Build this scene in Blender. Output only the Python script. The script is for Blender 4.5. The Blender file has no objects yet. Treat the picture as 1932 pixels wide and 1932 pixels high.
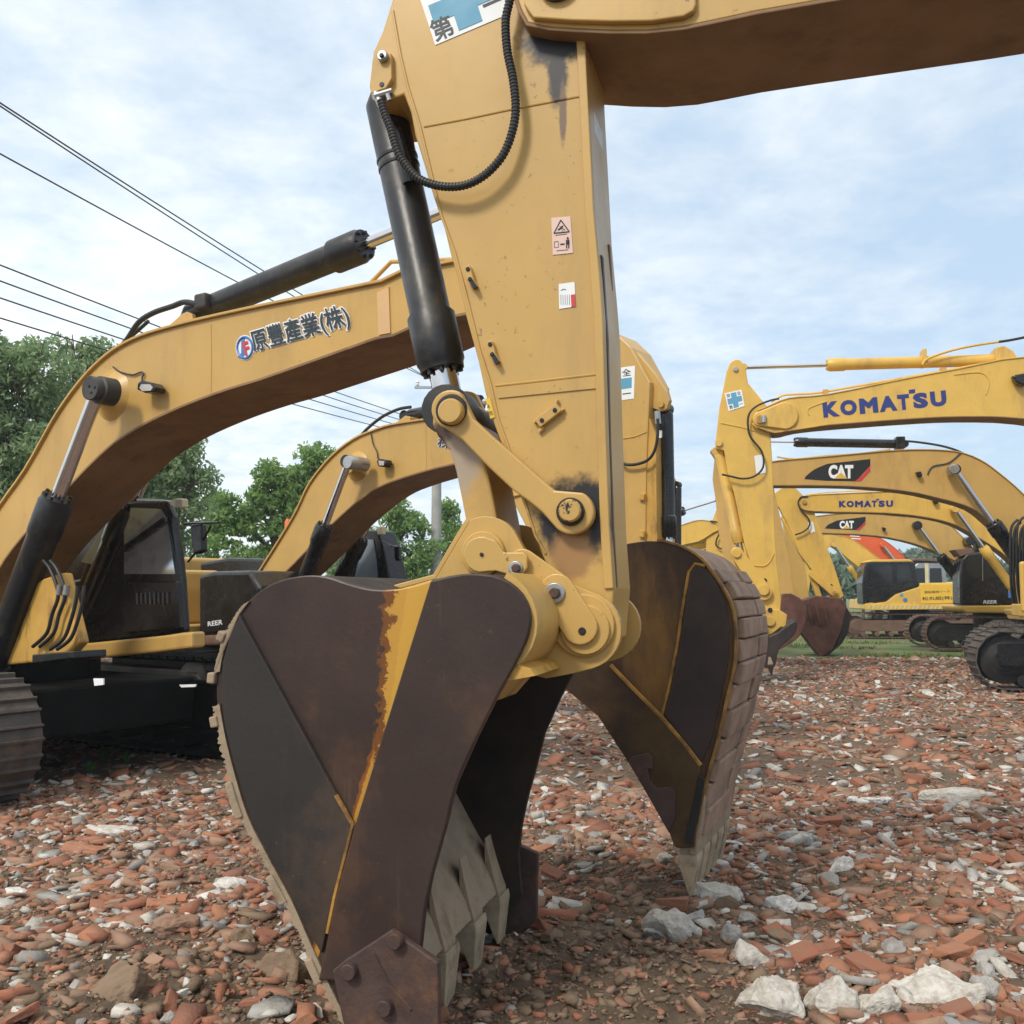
import bpy, bmesh, math, random
import numpy as np
from mathutils import Vector, Matrix, noise as mnoise
R = math.radians
random.seed(7); rng = np.random.default_rng(7)
S = bpy.context.scene
C = S.collection

# ------------------------------------------------------------------ camera, sky, sun, exposure
CAM_H = 1.6; F = 1932.0; PITCH = math.atan(154 / F)
cd = bpy.data.cameras.new('camera'); cam = bpy.data.objects.new('camera', cd); C.objects.link(cam)
cam.location = (0, 0, CAM_H); cam.rotation_euler = (math.pi / 2 + PITCH, 0, 0)
cd.sensor_width = 36; cd.lens = 36; cd.clip_start = 0.05; cd.clip_end = 4000
S.camera = cam
SUN_EL = R(44); SUN_AZ = R(218)          # azimuth clockwise from +Y (north): behind the camera, to its left
sl = bpy.data.lights.new('sun', 'SUN'); sun = bpy.data.objects.new('sun', sl); C.objects.link(sun)
sl.energy = 2.2; sl.angle = R(11); sl.color = (1.0, 0.92, 0.80)
sd = Vector((math.sin(SUN_AZ) * math.cos(SUN_EL), math.cos(SUN_AZ) * math.cos(SUN_EL), math.sin(SUN_EL)))
sun.rotation_euler = sd.to_track_quat('Z', 'Y').to_euler()
W = bpy.data.worlds.new('World'); S.world = W; W.use_nodes = True
nt = W.node_tree; nd = nt.nodes; lk = nt.links
for n in list(nd): nd.remove(n)
def N(t, **k):
    n = nd.new(t)
    for a, b in k.items(): setattr(n, a, b)
    return n
sky = N('ShaderNodeTexSky', sky_type='NISHITA'); sky.sun_disc = False
sky.sun_elevation = SUN_EL; sky.sun_rotation = SUN_AZ; sky.air_density = 1.0; sky.dust_density = 1.0; sky.ozone_density = 1.0
tc = N('ShaderNodeTexCoord'); sep = N('ShaderNodeSeparateXYZ'); lk.new(tc.outputs['Generated'], sep.inputs[0])
def M_(op, a, b=None, c=None, cl=False):
    m = N('ShaderNodeMath', operation=op); m.use_clamp = cl
    for i, v in enumerate((a, b, c)):
        if v is None: continue
        if isinstance(v, (int, float)): m.inputs[i].default_value = v
        else: lk.new(v, m.inputs[i])
    return m.outputs[0]
zz = M_('ADD', M_('MAXIMUM', sep.outputs[2], 0.0), 0.16)
cx = M_('DIVIDE', sep.outputs[0], zz); cy = M_('DIVIDE', sep.outputs[1], zz)
cmb = N('ShaderNodeCombineXYZ'); lk.new(cx, cmb.inputs[0]); lk.new(cy, cmb.inputs[1])
def noise(scale, det, rough, dist=0.0, w=0.0):
    n = N('ShaderNodeTexNoise'); n.noise_dimensions = '4D'
    n.inputs['Scale'].default_value = scale; n.inputs['Detail'].default_value = det
    n.inputs['Roughness'].default_value = rough; n.inputs['Distortion'].default_value = dist; n.inputs['W'].default_value = w
    lk.new(cmb.outputs[0], n.inputs['Vector']); return n.outputs['Fac']
n1 = noise(0.9, 9, 0.6, 0.1, 2.3); n2 = noise(4.6, 9, 0.62, 0.15, 5.1); n3 = noise(0.35, 3, 0.5, 0.0, 1.0)
# denser cloud towards the west (left), thinner veil to the right
side = M_('MULTIPLY', cx, -0.26)
cov = M_('ADD', M_('ADD', M_('MULTIPLY', n1, 1.0), M_('MULTIPLY', n2, 0.42)), side)
cov = M_('ADD', cov, M_('MULTIPLY', M_('SUBTRACT', n3, 0.5), 0.5))
zen = M_('MULTIPLY', M_('MAXIMUM', M_('SUBTRACT', sep.outputs[2], 0.52), 0.0), 2.2)   # unseen cloud added overhead to make the light on the ground neutral
cov = M_('ADD', cov, zen)
mr = N('ShaderNodeMapRange'); mr.interpolation_type = 'SMOOTHSTEP'; lk.new(cov, mr.inputs[0])
mr.inputs[1].default_value = 0.48; mr.inputs[2].default_value = 1.12; mr.inputs[3].default_value = 0.74; mr.inputs[4].default_value = 1.0
cr = N('ShaderNodeValToRGB'); lk.new(M_('ADD', M_('MULTIPLY', n2, 0.6), M_('MULTIPLY', cov, 0.45)), cr.inputs[0])
cr.color_ramp.elements[0].position = 0.45; cr.color_ramp.elements[0].color = (0.57, 0.735, 0.91, 1)
cr.color_ramp.elements[1].position = 0.80; cr.color_ramp.elements[1].color = (0.94, 0.99, 1.02, 1)
bg1 = N('ShaderNodeBackground'); lk.new(sky.outputs[0], bg1.inputs[0]); bg1.inputs[1].default_value = 0.10
wm = N('ShaderNodeMix', data_type='RGBA'); lk.new(M_('MULTIPLY', zen, 1.6, cl=True), wm.inputs[0]); lk.new(cr.outputs[0], wm.inputs[6]); wm.inputs[7].default_value = (1.0, 0.975, 0.93, 1)  # added overhead cloud is tinted neutral white for the light it gives
bg2 = N('ShaderNodeBackground'); lk.new(wm.outputs[2], bg2.inputs[0]); bg2.inputs[1].default_value = 1.08
mx = N('ShaderNodeMixShader'); lk.new(mr.outputs[0], mx.inputs[0]); lk.new(bg1.outputs[0], mx.inputs[1]); lk.new(bg2.outputs[0], mx.inputs[2])
wo = N('ShaderNodeOutputWorld'); lk.new(mx.outputs[0], wo.inputs[0])
S.view_settings.view_transform = 'Standard'; S.view_settings.look = 'None'; S.view_settings.gamma = 1
S.view_settings.exposure = 0.14
S.render.engine = 'CYCLES'; S.cycles.max_bounces = 6; S.cycles.use_denoising = True

# ------------------------------------------------------------------ planes: photo outline -> real place
class Plane:
    """vertical plane through the point seen at (px, py-free) at depth D, turned by ang (right end comes nearer)."""
    def __init__(s, px, D, ang):
        a = R(ang)
        s.O = Vector(((px - 966) / F * D, D, 0))
        s.u = Vector((math.cos(a), -math.sin(a), 0)); s.n = Vector((math.sin(a), math.cos(a), 0))
    def P(s, x, y, t=0.0):
        dx = (x - 966) / F; dz = -(y - 966) / F
        r = Vector((dx, math.cos(PITCH) - dz * math.sin(PITCH), math.sin(PITCH) + dz * math.cos(PITCH)))
        o = s.O + s.n * t; c = Vector((0, 0, CAM_H))
        k = s.n.dot(o - c) / s.n.dot(r)
        return c + r * k
    def L(s, a, t, z): return s.O + s.u * a + s.n * t + Vector((0, 0, z))
    def sof(s, p): return (p - s.O).dot(s.u)
    def m(s, px_, x=None, y=1000, t=0):       # metres for a px length around x,y
        return px_ / F * s.P(x, y, t).y

def ground(x, y):
    """px on the ground -> point"""
    dx = (x - 966) / F; dz = -(y - 966) / F
    r = Vector((dx, math.cos(PITCH) - dz * math.sin(PITCH), math.sin(PITCH) + dz * math.cos(PITCH)))
    k = -CAM_H / r.z
    return Vector((0, 0, CAM_H)) + r * k

# ------------------------------------------------------------------ materials
MATS = {}
def hexl(r, g, b):
    f = lambda c: (c / 255 / 12.92) if c / 255 <= 0.04045 else ((c / 255 + 0.055) / 1.055) ** 2.4
    return (f(r), f(g), f(b))
def mat(name, col, rough=0.5, metal=0.0, var=0.06, nscale=3.0, bump=0.0, bscale=60, dirt=None, dirt_amt=0.0, dscale=2.5,
        spots=(), patch=None, coat=0.0, spec=0.5, streak=False, drange=(0.5, 0.7), chips=0.0):
    m = bpy.data.materials.new(name); m.use_nodes = True; t = m.node_tree; n = t.nodes; l = t.links
    b = n['Principled BSDF']; b.inputs['Roughness'].default_value = rough; b.inputs['Metallic'].default_value = metal
    b.inputs['Coat Weight'].default_value = coat; b.inputs['Specular IOR Level'].default_value = spec
    g = n.new('ShaderNodeNewGeometry')
    def nz(sc, det=6, ro=0.6, vec=None, mp=None):
        x = n.new('ShaderNodeTexNoise'); x.inputs['Scale'].default_value = sc; x.inputs['Detail'].default_value = det
        x.inputs['Roughness'].default_value = ro
        if mp:
            q = n.new('ShaderNodeMapping'); q.inputs['Scale'].default_value = mp; l.new(g.outputs['Position'], q.inputs[0]); l.new(q.outputs[0], x.inputs['Vector'])
        else: l.new(g.outputs['Position'], x.inputs['Vector'])
        return x.outputs['Fac']
    def mth(op, a, c=None, cl=False):
        x = n.new('ShaderNodeMath'); x.operation = op; x.use_clamp = cl
        for i, v in enumerate((a, c)):
            if v is None: continue
            if isinstance(v, (int, float)): x.inputs[i].default_value = v
            else: l.new(v, x.inputs[i])
        return x.outputs[0]
    def rng_(v, a, c, lo=0.0, hi=1.0):
        x = n.new('ShaderNodeMapRange'); x.interpolation_type = 'SMOOTHSTEP'; l.new(v, x.inputs[0])
        for i, q in enumerate((a, c, lo, hi)): x.inputs[i + 1].default_value = q
        return x.outputs[0]
    def mixc(f, a, c):
        x = n.new('ShaderNodeMix'); x.data_type = 'RGBA'
        if isinstance(f, (int, float)): x.inputs[0].default_value = f
        else: l.new(f, x.inputs[0])
        for i, v in ((6, a), (7, c)):
            if isinstance(v, tuple): x.inputs[i].default_value = (*v[:3], 1)
            else: l.new(v, x.inputs[i])
        return x.outputs[2]
    base = mixc(rng_(nz(nscale), 0.3, 0.7), tuple(c * (1 - var) for c in col), tuple(min(1, c * (1 + var)) for c in col))
    ro = None
    if dirt:
        f = mth('MULTIPLY', rng_(nz(dscale, 9, 0.68, mp=(1, 1, 0.3) if streak else None), *drange), dirt_amt)
        base = mixc(f, base, dirt); ro = f
    if chips:
        base = mixc(mth('MULTIPLY', mth('MULTIPLY', rng_(nz(34, 4, 0.7), 0.64, 0.68), rng_(nz(1.7, 4), 0.46, 0.62)), chips), base, (0.13, 0.075, 0.04))
        base = mixc(mth('MULTIPLY', mth('MULTIPLY', rng_(nz(9, 5, 0.7, mp=(1, 1, 0.06)), 0.56, 0.72), rng_(nz(0.9, 3), 0.42, 0.6)), chips * 0.4), base, (0.34, 0.24, 0.13))
    for sp in spots:      # (world point, radius, colour[, squash z])
        p, rad, colr = sp[:3]
        sub = n.new('ShaderNodeVectorMath'); sub.operation = 'SUBTRACT'; l.new(g.outputs['Position'], sub.inputs[0]); sub.inputs[1].default_value = p
        mul = n.new('ShaderNodeVectorMath'); mul.operation = 'MULTIPLY'; l.new(sub.outputs[0], mul.inputs[0]); mul.inputs[1].default_value = sp[3] if len(sp) > 3 else (1, 1, 1)
        ln = n.new('ShaderNodeVectorMath'); ln.operation = 'LENGTH'; l.new(mul.outputs[0], ln.inputs[0])
        d = mth('ADD', ln.outputs['Value'], mth('MULTIPLY', mth('SUBTRACT', nz(14, 6, 0.7), 0.5), rad * 1.1))
        f = rng_(d, rad * 1.15, rad * 0.62)
        base = mixc(f, base, colr)
    if patch:             # (dirvec a, offset a, dirvec w, offset w, colour): paint where 0 < a.P+oa < w.P+ow
        for (a, oa, w, ow, colr, soft) in patch:
            def dot(v, o):
                x = n.new('ShaderNodeVectorMath'); x.operation = 'DOT_PRODUCT'; l.new(g.outputs['Position'], x.inputs[0]); x.inputs[1].default_value = v
                return mth('ADD', x.outputs['Value'], o)
            d = dot(a, oa); ww = dot(w, ow)
            q = mth('ADD', mth('SUBTRACT', ww, d), mth('MULTIPLY', mth('SUBTRACT', nz(16, 9, 0.75), 0.52), soft))
            f = mth('MULTIPLY', rng_(q, -0.002, 0.004), rng_(d, -0.004, 0.0))
            base = mixc(f, base, colr)
    l.new(base, b.inputs['Base Color'])
    if bump:
        bp = n.new('ShaderNodeBump'); bp.inputs['Strength'].default_value = bump; bp.inputs['Distance'].default_value = 0.01
        l.new(nz(bscale, 8, 0.65), bp.inputs['Height']); l.new(bp.outputs[0], b.inputs['Normal'])
    rr = rng_(nz(nscale * 2.3), 0.3, 0.75, max(0.05, rough - 0.07), min(1, rough + 0.1)); l.new(rr, b.inputs['Roughness'])
    MATS[name] = m; return m

CATC = (0.535, 0.335, 0.098); CATW = (0.62, 0.36, 0.07); KOMC = (0.68, 0.43, 0.085)
GREASE = (0.012, 0.011, 0.012); RUSTB = (0.055, 0.022, 0.010)
m_cat = mat('tan_yellow_paint', CATC, 0.42, var=0.07, nscale=1.2, dirt=(0.30, 0.19, 0.08), dirt_amt=0.35, streak=True, bump=0.06, bscale=25, chips=0.8)
m_catdirty = mat('worn_yellow_paint', (0.55, 0.32, 0.07), 0.5, var=0.1, dirt=(0.09, 0.045, 0.02), dirt_amt=0.85, dscale=5, streak=True, bump=0.15)
m_kom = mat('golden_yellow_paint', KOMC, 0.4, var=0.05, dirt=(0.40, 0.24, 0.09), dirt_amt=0.55, streak=True, chips=0.6)
m_under = mat('shaded_yellow_paint', (0.25, 0.145, 0.065), 0.6, var=0.15, dirt=(0.12, 0.06, 0.03), dirt_amt=0.6)  # yellow paint darkened: the shade under the booms is in the base colour
m_black = mat('black_paint', (0.010, 0.011, 0.013), 0.24, var=0.2, dirt=(0.04, 0.037, 0.033), dirt_amt=0.4, bump=0.05, bscale=30)
m_cyl = mat('dusty_black_cylinder', (0.013, 0.015, 0.019), 0.40, var=0.25, nscale=4, dirt=(0.075, 0.068, 0.058), dirt_amt=0.7, dscale=3.5, drange=(0.46, 0.7), bump=0.12, bscale=30, chips=0.5)
m_blackm = mat('black_dusty_steel', (0.012, 0.012, 0.013), 0.6, var=0.25, dirt=(0.10, 0.085, 0.07), dirt_amt=0.35, dscale=4, bump=0.25, bscale=30)
m_void = mat('shaded_black_steel', (0.006, 0.006, 0.006), 0.8, var=0.3, bump=0.4, bscale=15, spec=0.2)  # near-black base colour paints in the shade between the crawlers
m_cast = mat('dark_cast_steel', (0.035, 0.034, 0.034), 0.55, var=0.25, dirt=(0.09, 0.065, 0.045), dirt_amt=0.7, dscale=9, bump=0.3, bscale=40)
m_rubber = mat('black_rubber_hose', (0.016, 0.018, 0.02), 0.5, var=0.15)
m_chrome = mat('chrome_rod', (0.62, 0.62, 0.64), 0.14, metal=1.0, var=0.03)
m_steel = mat('zinc_steel', (0.42, 0.43, 0.44), 0.35, metal=0.8, var=0.1, dirt=(0.2, 0.15, 0.1), dirt_amt=0.4)
m_rust = mat('rusted_steel', (0.042, 0.0265, 0.023), 0.48, chips=0.55, var=0.22, nscale=1.6, dirt=(0.085, 0.045, 0.028), dirt_amt=0.8, dscale=2.2, bump=0.12, bscale=35, spec=0.35)
m_rust2 = mat('rusted_steel_dark', (0.029, 0.025, 0.024), 0.5, chips=0.5, var=0.2, nscale=1.4, dirt=(0.075, 0.048, 0.033), dirt_amt=0.8, dscale=2.2, bump=0.12, bscale=35, spec=0.35)
m_rustcut = mat('rusty_cutter', (0.065, 0.038, 0.032), 0.6, var=0.25, nscale=5, dirt=(0.16, 0.075, 0.035), dirt_amt=0.6, dscale=6, bump=0.5, bscale=25)
m_rusty_y = mat('rust_over_yellow', (0.056, 0.032, 0.022), 0.5, var=0.25, dirt=(0.22, 0.115, 0.028), dirt_amt=0.85, dscale=2.0, drange=(0.47, 0.68), bump=0.2, bscale=30, streak=True, spec=0.35)
m_bar2 = mat('olive_worn_bar', (0.085, 0.050, 0.020), 0.5, var=0.3, dirt=(0.035, 0.022, 0.017), dirt_amt=0.9, dscale=2.2, drange=(0.42, 0.62), bump=0.2, bscale=30, spec=0.35)
m_corner2 = mat('brown_corner_plate', (0.036, 0.024, 0.021), 0.5, var=0.2, dirt=(0.06, 0.035, 0.025), dirt_amt=0.6, bump=0.15)
m_edge_y = mat('yellow_weld_edge', (0.34, 0.175, 0.032), 0.55, var=0.3, nscale=8, dirt=(0.10, 0.05, 0.02), dirt_amt=0.85, dscale=6, drange=(0.45, 0.62), bump=0.4)
m_inner_y = mat('shaded_bucket_inside', (0.022, 0.014, 0.010), 0.7, var=0.5, nscale=4, dirt=(0.10, 0.05, 0.015), dirt_amt=0.6, dscale=2.3, drange=(0.52, 0.75), bump=0.3)  # shade inside the buckets painted into the dark base colour
m_mud = mat('dried_mud_steel', (0.29, 0.195, 0.14), 0.85, var=0.3, nscale=5, dirt=(0.34, 0.25, 0.18), dirt_amt=0.8, dscale=4, bump=0.7, bscale=22)
m_dust = mat('dusty_cutting_edge', (0.33, 0.255, 0.175), 0.85, var=0.2, nscale=5, dirt=(0.16, 0.11, 0.065), dirt_amt=0.8, dscale=5, bump=0.8, bscale=14)
m_tooth = mat('worn_tooth_steel', (0.38, 0.30, 0.20), 0.75, var=0.2, nscale=8, dirt=(0.11, 0.085, 0.06), dirt_amt=0.7, dscale=9, bump=0.5, bscale=30)
m_track = mat('track_shoe_steel', (0.075, 0.063, 0.055), 0.65, var=0.3, nscale=7, dirt=(0.16, 0.105, 0.075), dirt_amt=0.7, dscale=5, bump=0.4, bscale=30)
m_trackb = mat('brown_track_steel', (0.16, 0.095, 0.066), 0.8, var=0.2, nscale=5, dirt=(0.07, 0.045, 0.035), dirt_amt=0.6, bump=0.4)
m_redrust = mat('red_rust', (0.14, 0.062, 0.045), 0.8, var=0.25, nscale=5, dirt=(0.07, 0.035, 0.025), dirt_amt=0.7, dscale=3, bump=0.5, bscale=12)
m_white = mat('white_sticker', (0.80, 0.83, 0.85), 0.5, var=0.02)
m_pink = mat('pink_sticker', (0.72, 0.52, 0.45), 0.5, var=0.04)
m_blue = mat('blue_sticker', (0.10, 0.33, 0.50), 0.5, var=0.03)
m_ink = mat('dark_ink', (0.02, 0.035, 0.045), 0.5, var=0.05)
m_navy = mat('navy_lettering', (0.02, 0.035, 0.19), 0.4, var=0.05)
m_logoblk = mat('black_decal', (0.012, 0.013, 0.015), 0.4, var=0.05)
m_red = mat('red_decal', (0.55, 0.04, 0.05), 0.4, var=0.05)
m_orange = mat('orange_paint', (0.72, 0.12, 0.03), 0.4, var=0.06)
m_cream = mat('cream_paint', (0.62, 0.55, 0.36), 0.5, var=0.08)
m_concrete = mat('grey_concrete', (0.36, 0.355, 0.345), 0.85, var=0.12, nscale=2, bump=0.2)
m_lens = mat('lamp_lens', (0.45, 0.44, 0.42), 0.1, var=0.05)
m_wire = mat('dark_cable', (0.05, 0.05, 0.055), 0.6, var=0.05)
m_glass = bpy.data.materials.new('tinted_glass'); m_glass.use_nodes = True
_b = m_glass.node_tree.nodes['Principled BSDF']; _b.inputs['Base Color'].default_value = (0.03, 0.04, 0.05, 1); _b.inputs['Roughness'].default_value = 0.04
_b.inputs['Specular IOR Level'].default_value = 0.8; _b.inputs['Transmission Weight'].default_value = 0.35
m_dglass = mat('dark_window', (0.012, 0.015, 0.018), 0.10, var=0.1, spec=0.6)

# ------------------------------------------------------------------ object helpers
def thing(name, label, cat, loc, group=None, kind=None):
    o = bpy.data.objects.new(name, None); C.objects.link(o); o.location = loc; o.empty_display_size = 0.2
    o['label'] = label; o['category'] = cat
    if group: o['group'] = group
    if kind: o['kind'] = kind
    return o
def wloc(o):
    v = Vector((0, 0, 0))
    while o: v += o.location; o = o.parent
    return v
def link_mesh(name, verts, faces, m, parent=None, smooth=False, bevel=0.0, seg=2, mats=None, fmat=None, label=None):
    me = bpy.data.meshes.new(name)
    off = wloc(parent) if parent else Vector((0, 0, 0))
    me.from_pydata([(v[0] - off.x, v[1] - off.y, v[2] - off.z) for v in verts], [], faces)
    bm = bmesh.new(); bm.from_mesh(me)
    bmesh.ops.recalc_face_normals(bm, faces=bm.faces); bm.to_mesh(me); bm.free()
    for q in (mats or [m]): me.materials.append(q)
    if fmat is not None: me.polygons.foreach_set('material_index', fmat)
    o = bpy.data.objects.new(name, me); C.objects.link(o)
    if parent: o.parent = parent
    if smooth:
        for p in me.polygons: p.use_smooth = True
        try: me.set_sharp_from_angle(angle=R(38))
        except Exception: pass
    if bevel:
        b = o.modifiers.new('bevel', 'BEVEL'); b.width = bevel; b.segments = seg; b.limit_method = 'ANGLE'; b.angle_limit = R(35)
    if label: o['label'] = label
    return o
class MB:
    def __init__(s): s.v = []; s.f = []; s.mi = []; s.cur = 0
    def add(s, vs, fs):
        k = len(s.v); s.v += [tuple(v) for v in vs]; s.f += [tuple(i + k for i in f) for f in fs]; s.mi += [s.cur] * len(fs); return s
    def prism(s, pts, dv):
        n = len(pts); vs = [Vector(p) for p in pts] + [Vector(p) + dv for p in pts]
        fs = [tuple(range(n)), tuple(range(2 * n - 1, n - 1, -1))] + [(i, i + n, (i + 1) % n + n, (i + 1) % n) for i in range(n)]
        return s.add(vs, fs)
    def box(s, o, a, b, c):     # corner o, edge vectors
        return s.prism([o, o + a, o + a + b, o + b], c)
    def lathe(s, p0, p1, prof, n=24, caps=True):   # prof: (metres from p0, radius)
        ax = (p1 - p0).normalized(); q = ax.orthogonal().normalized(); w = ax.cross(q); vs = []; fs = []
        for d, r in prof:
            for i in range(n):
                a = 2 * math.pi * i / n; vs.append(p0 + ax * d + (q * math.cos(a) + w * math.sin(a)) * r)
        for j in range(len(prof) - 1):
            for i in range(n): fs.append((j * n + i, j * n + (i + 1) % n, (j + 1) * n + (i + 1) % n, (j + 1) * n + i))
        if caps: fs.append(tuple(range(n))); fs.append(tuple(range((len(prof) - 1) * n, len(prof) * n)))
        return s.add(vs, fs)
    def cyl(s, p0, p1, r, n=20, r2=None): return s.lathe(p0, p1, [(0, r), ((p1 - p0).length, r2 if r2 is not None else r)], n)
    def tube(s, pts, r, n=10):
        rs = r if isinstance(r, (list, tuple)) else [r] * len(pts); vs = []; fs = []
        T = (pts[1] - pts[0]).normalized(); q = T.orthogonal().normalized()
        for i, p in enumerate(pts):
            T = (pts[min(i + 1, len(pts) - 1)] - pts[max(i - 1, 0)]).normalized()
            q = (q - T * q.dot(T)).normalized(); w = T.cross(q)
            for k in range(n):
                a = 2 * math.pi * k / n; vs.append(p + (q * math.cos(a) + w * math.sin(a)) * rs[i])
        for j in range(len(pts) - 1):
            for i in range(n): fs.append((j * n + i, j * n + (i + 1) % n, (j + 1) * n + (i + 1) % n, (j + 1) * n + i))
        fs.append(tuple(range(n))); fs.append(tuple(range((len(pts) - 1) * n, len(pts) * n)))
        return s.add(vs, fs)
    def build(s, name, m, parent=None, **k):
        if isinstance(m, (list, tuple)): return link_mesh(name, s.v, s.f, None, parent, mats=list(m), fmat=s.mi, **k)
        return link_mesh(name, s.v, s.f, m, parent, **k)

def smooth2(pts, n=4, closed=False):
    out = []; L = len(pts)
    for i in range(L if closed else L - 1):
        g = lambda k: pts[k % L] if closed else pts[max(0, min(L - 1, k))]
        p0, p1, p2, p3 = g(i - 1), g(i), g(i + 1), g(i + 2)
        for j in range(n):
            t = j / n
            out.append(tuple(0.5 * ((2 * p1[d]) + (-p0[d] + p2[d]) * t + (2 * p0[d] - 5 * p1[d] + 4 * p2[d] - p3[d]) * t * t + (-p0[d] + 3 * p1[d] - 3 * p2[d] + p3[d]) * t ** 3) for d in range(len(p1))))
    if not closed: out.append(tuple(pts[-1]))
    return out
def prism(name, m, parent, pl, pts, t0, t1, bevel=0.006, **k):
    b = MB(); b.prism([pl.P(x, y, t0) for x, y in pts], pl.n * (t1 - t0))
    return b.build(name, m, parent, bevel=bevel, **k)
def strip(mb, pl, pts, t0, t1, th, tref=None):
    """flange: ribbon along px polyline (at t reference), thickness th to the left-hand normal"""
    P3 = [pl.P(x, y, tref if tref is not None else t0) for x, y in pts]
    tr = tref if tref is not None else t0
    out = []
    for i, p in enumerate(P3):
        T = (P3[min(i + 1, len(P3) - 1)] - P3[max(0, i - 1)]).normalized()
        nn = T.cross(pl.n).normalized(); out.append(p + nn * th)
    poly = [p + pl.n * (t0 - tr) for p in P3 + out[::-1]]
    mb.prism(poly, pl.n * (t1 - t0))
def beam(name, m, parent, pl, top, bot, t0, t1, fl=0.018, lip=0.02, m_bot=None, bevel=0.004):
    """welded box beam: side plates + top and bottom flanges that stand a little proud"""
    b = MB(); n_ = pl.n
    b.prism([pl.P(x, y, t0) for x, y in top + bot[::-1]], n_ * (t1 - t0))
    strip(b, pl, top, t0 - lip, t1 + lip, fl, t0)
    k = len(b.f)
    b.cur = 1; strip(b, pl, bot, t0 - lip * 0.6, t1 + lip * 0.6, -fl, t0)
    o = b.build(name, [m, m_bot or m], parent, bevel=bevel)
    return o
def pin(name, m, parent, pl, x, y, r_px, t0, t1, n=28, dome=0.0, bevel=0.004, tr=None, **k):
    p = pl.P(x, y, t0 if tr is None else tr); r = pl.m(r_px, x, y, t0)
    p = p + pl.n * (t0 - (t0 if tr is None else tr))
    b = MB(); L = t1 - t0
    prof = [(0, r * 0.86), (r * 0.10, r * 0.97), (r * 0.2, r), (L, r)] if dome else [(0, r), (L, r)]
    b.lathe(p, p + pl.n * L, prof, n)
    return b.build(name, m, parent, smooth=True, bevel=0 if dome else bevel, **k)
def hyd(parent, pl, a, b_, t, r_bar, r_rod, split, m_bar, name='hydraulic_cylinder', gland=1.22, eye=True, eyeA=True):
    """barrel from px a towards px b_ up to fraction split, rod to b_"""
    A = pl.P(*a, t); B = pl.P(*b_, t); Lg = (B - A).length; rb = pl.m(r_bar, a[0], a[1], t); rr = pl.m(r_rod, a[0], a[1], t)
    sp = Lg * split; b = MB()
    g = min(rb * 3.0, sp * 0.25)
    b.lathe(A, B, [(0, rb * 0.6), (rb * 0.7, rb * 0.98), (rb * 0.9, rb), (sp - g, rb), (sp - g * 0.92, rb * gland), (sp - g * 0.15, rb * gland), (sp - g * 0.1, rb * gland * 0.93), (sp, rb * gland * 0.9), (sp, rr * 1.2)], 28)
    if eye and eyeA: b.lathe(A - pl.n * rb * 0.8, A + pl.n * rb * 0.8, [(0, rb * 0.85), (rb * 1.6, rb * 0.85)], 20)
    ax = (B - A).normalized()
    for k in range(8):      # bolt heads round the gland
        q = ax.orthogonal().normalized(); w = ax.cross(q); an = k * math.pi / 4
        c = A + ax * sp + (q * math.cos(an) + w * math.sin(an)) * rb * gland * 0.72
        b.cyl(c, c + ax * rb * 0.22, rb * 0.13, 6)
    root = b.build(name, m_bar, parent, smooth=True)
    c = MB(); c.cyl(A + ax * sp * 0.9, B, rr, 20); c.build('rod', m_chrome, root, smooth=True)
    if eye:
        e = MB(); e.lathe(B - pl.n * rr * 1.5, B + pl.n * rr * 1.5, [(0, rr * 1.7), (rr * 3, rr * 1.7)], 20); e.build('rod_eye', m_bar, root, smooth=True, bevel=0.004)
    return root
def hose(name, m, parent, pl, pts, t, r_px, n=6, ribs=0, tl=None):
    q = smooth2([(x, y, (tl[i] if tl else t)) for i, (x, y) in enumerate(pts)], n)
    P3 = [pl.P(x, y, tt) for x, y, tt in q]; r = pl.m(r_px, pts[0][0], pts[0][1], t)
    if ribs:
        # resample evenly, alternate radius
        L = [0]
        for i in range(1, len(P3)): L.append(L[-1] + (P3[i] - P3[i - 1]).length)
        nn = int(L[-1] / ribs) * 4; out = []; rs = []
        for i in range(nn + 1):
            d = L[-1] * i / nn; j = max(0, min(len(L) - 2, int(np.searchsorted(L, d)) - 1)); f = (d - L[j]) / max(1e-6, L[j + 1] - L[j])
            out.append(P3[j].lerp(P3[j + 1], f)); rs.append(r * (1.0 if (i % 4) in (0, 1) else 0.84))
        b = MB(); b.tube(out, rs, 12)
    else:
        b = MB(); b.tube(P3, r, 10)
    return b.build(name, m, parent, smooth=not ribs)
def flat(name, m, parent, pl, pts, t, th=0.002, **k):
    b = MB(); b.prism([pl.P(x, y, t) for x, y in pts], pl.n * th); return b.build(name, m, parent, **k)
_tc = {}
def glyphs(s, off):
    key = (s, off)
    if key not in _tc:
        cu = bpy.data.curves.new('t', 'FONT'); cu.body = s; cu.bevel_depth = off; cu.bevel_resolution = 1; cu.resolution_u = 3
        o = bpy.data.objects.new('t', cu); C.objects.link(o); dg = bpy.context.evaluated_depsgraph_get(); dg.update()
        me = bpy.data.meshes.new_from_object(o.evaluated_get(dg))
        vs = [tuple(v.co) for v in me.vertices]; fs = [tuple(p.vertices) for p in me.polygons]
        bpy.data.objects.remove(o); bpy.data.curves.remove(cu); bpy.data.meshes.remove(me)
        _tc[key] = (vs, fs)
    return _tc[key]
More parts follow.
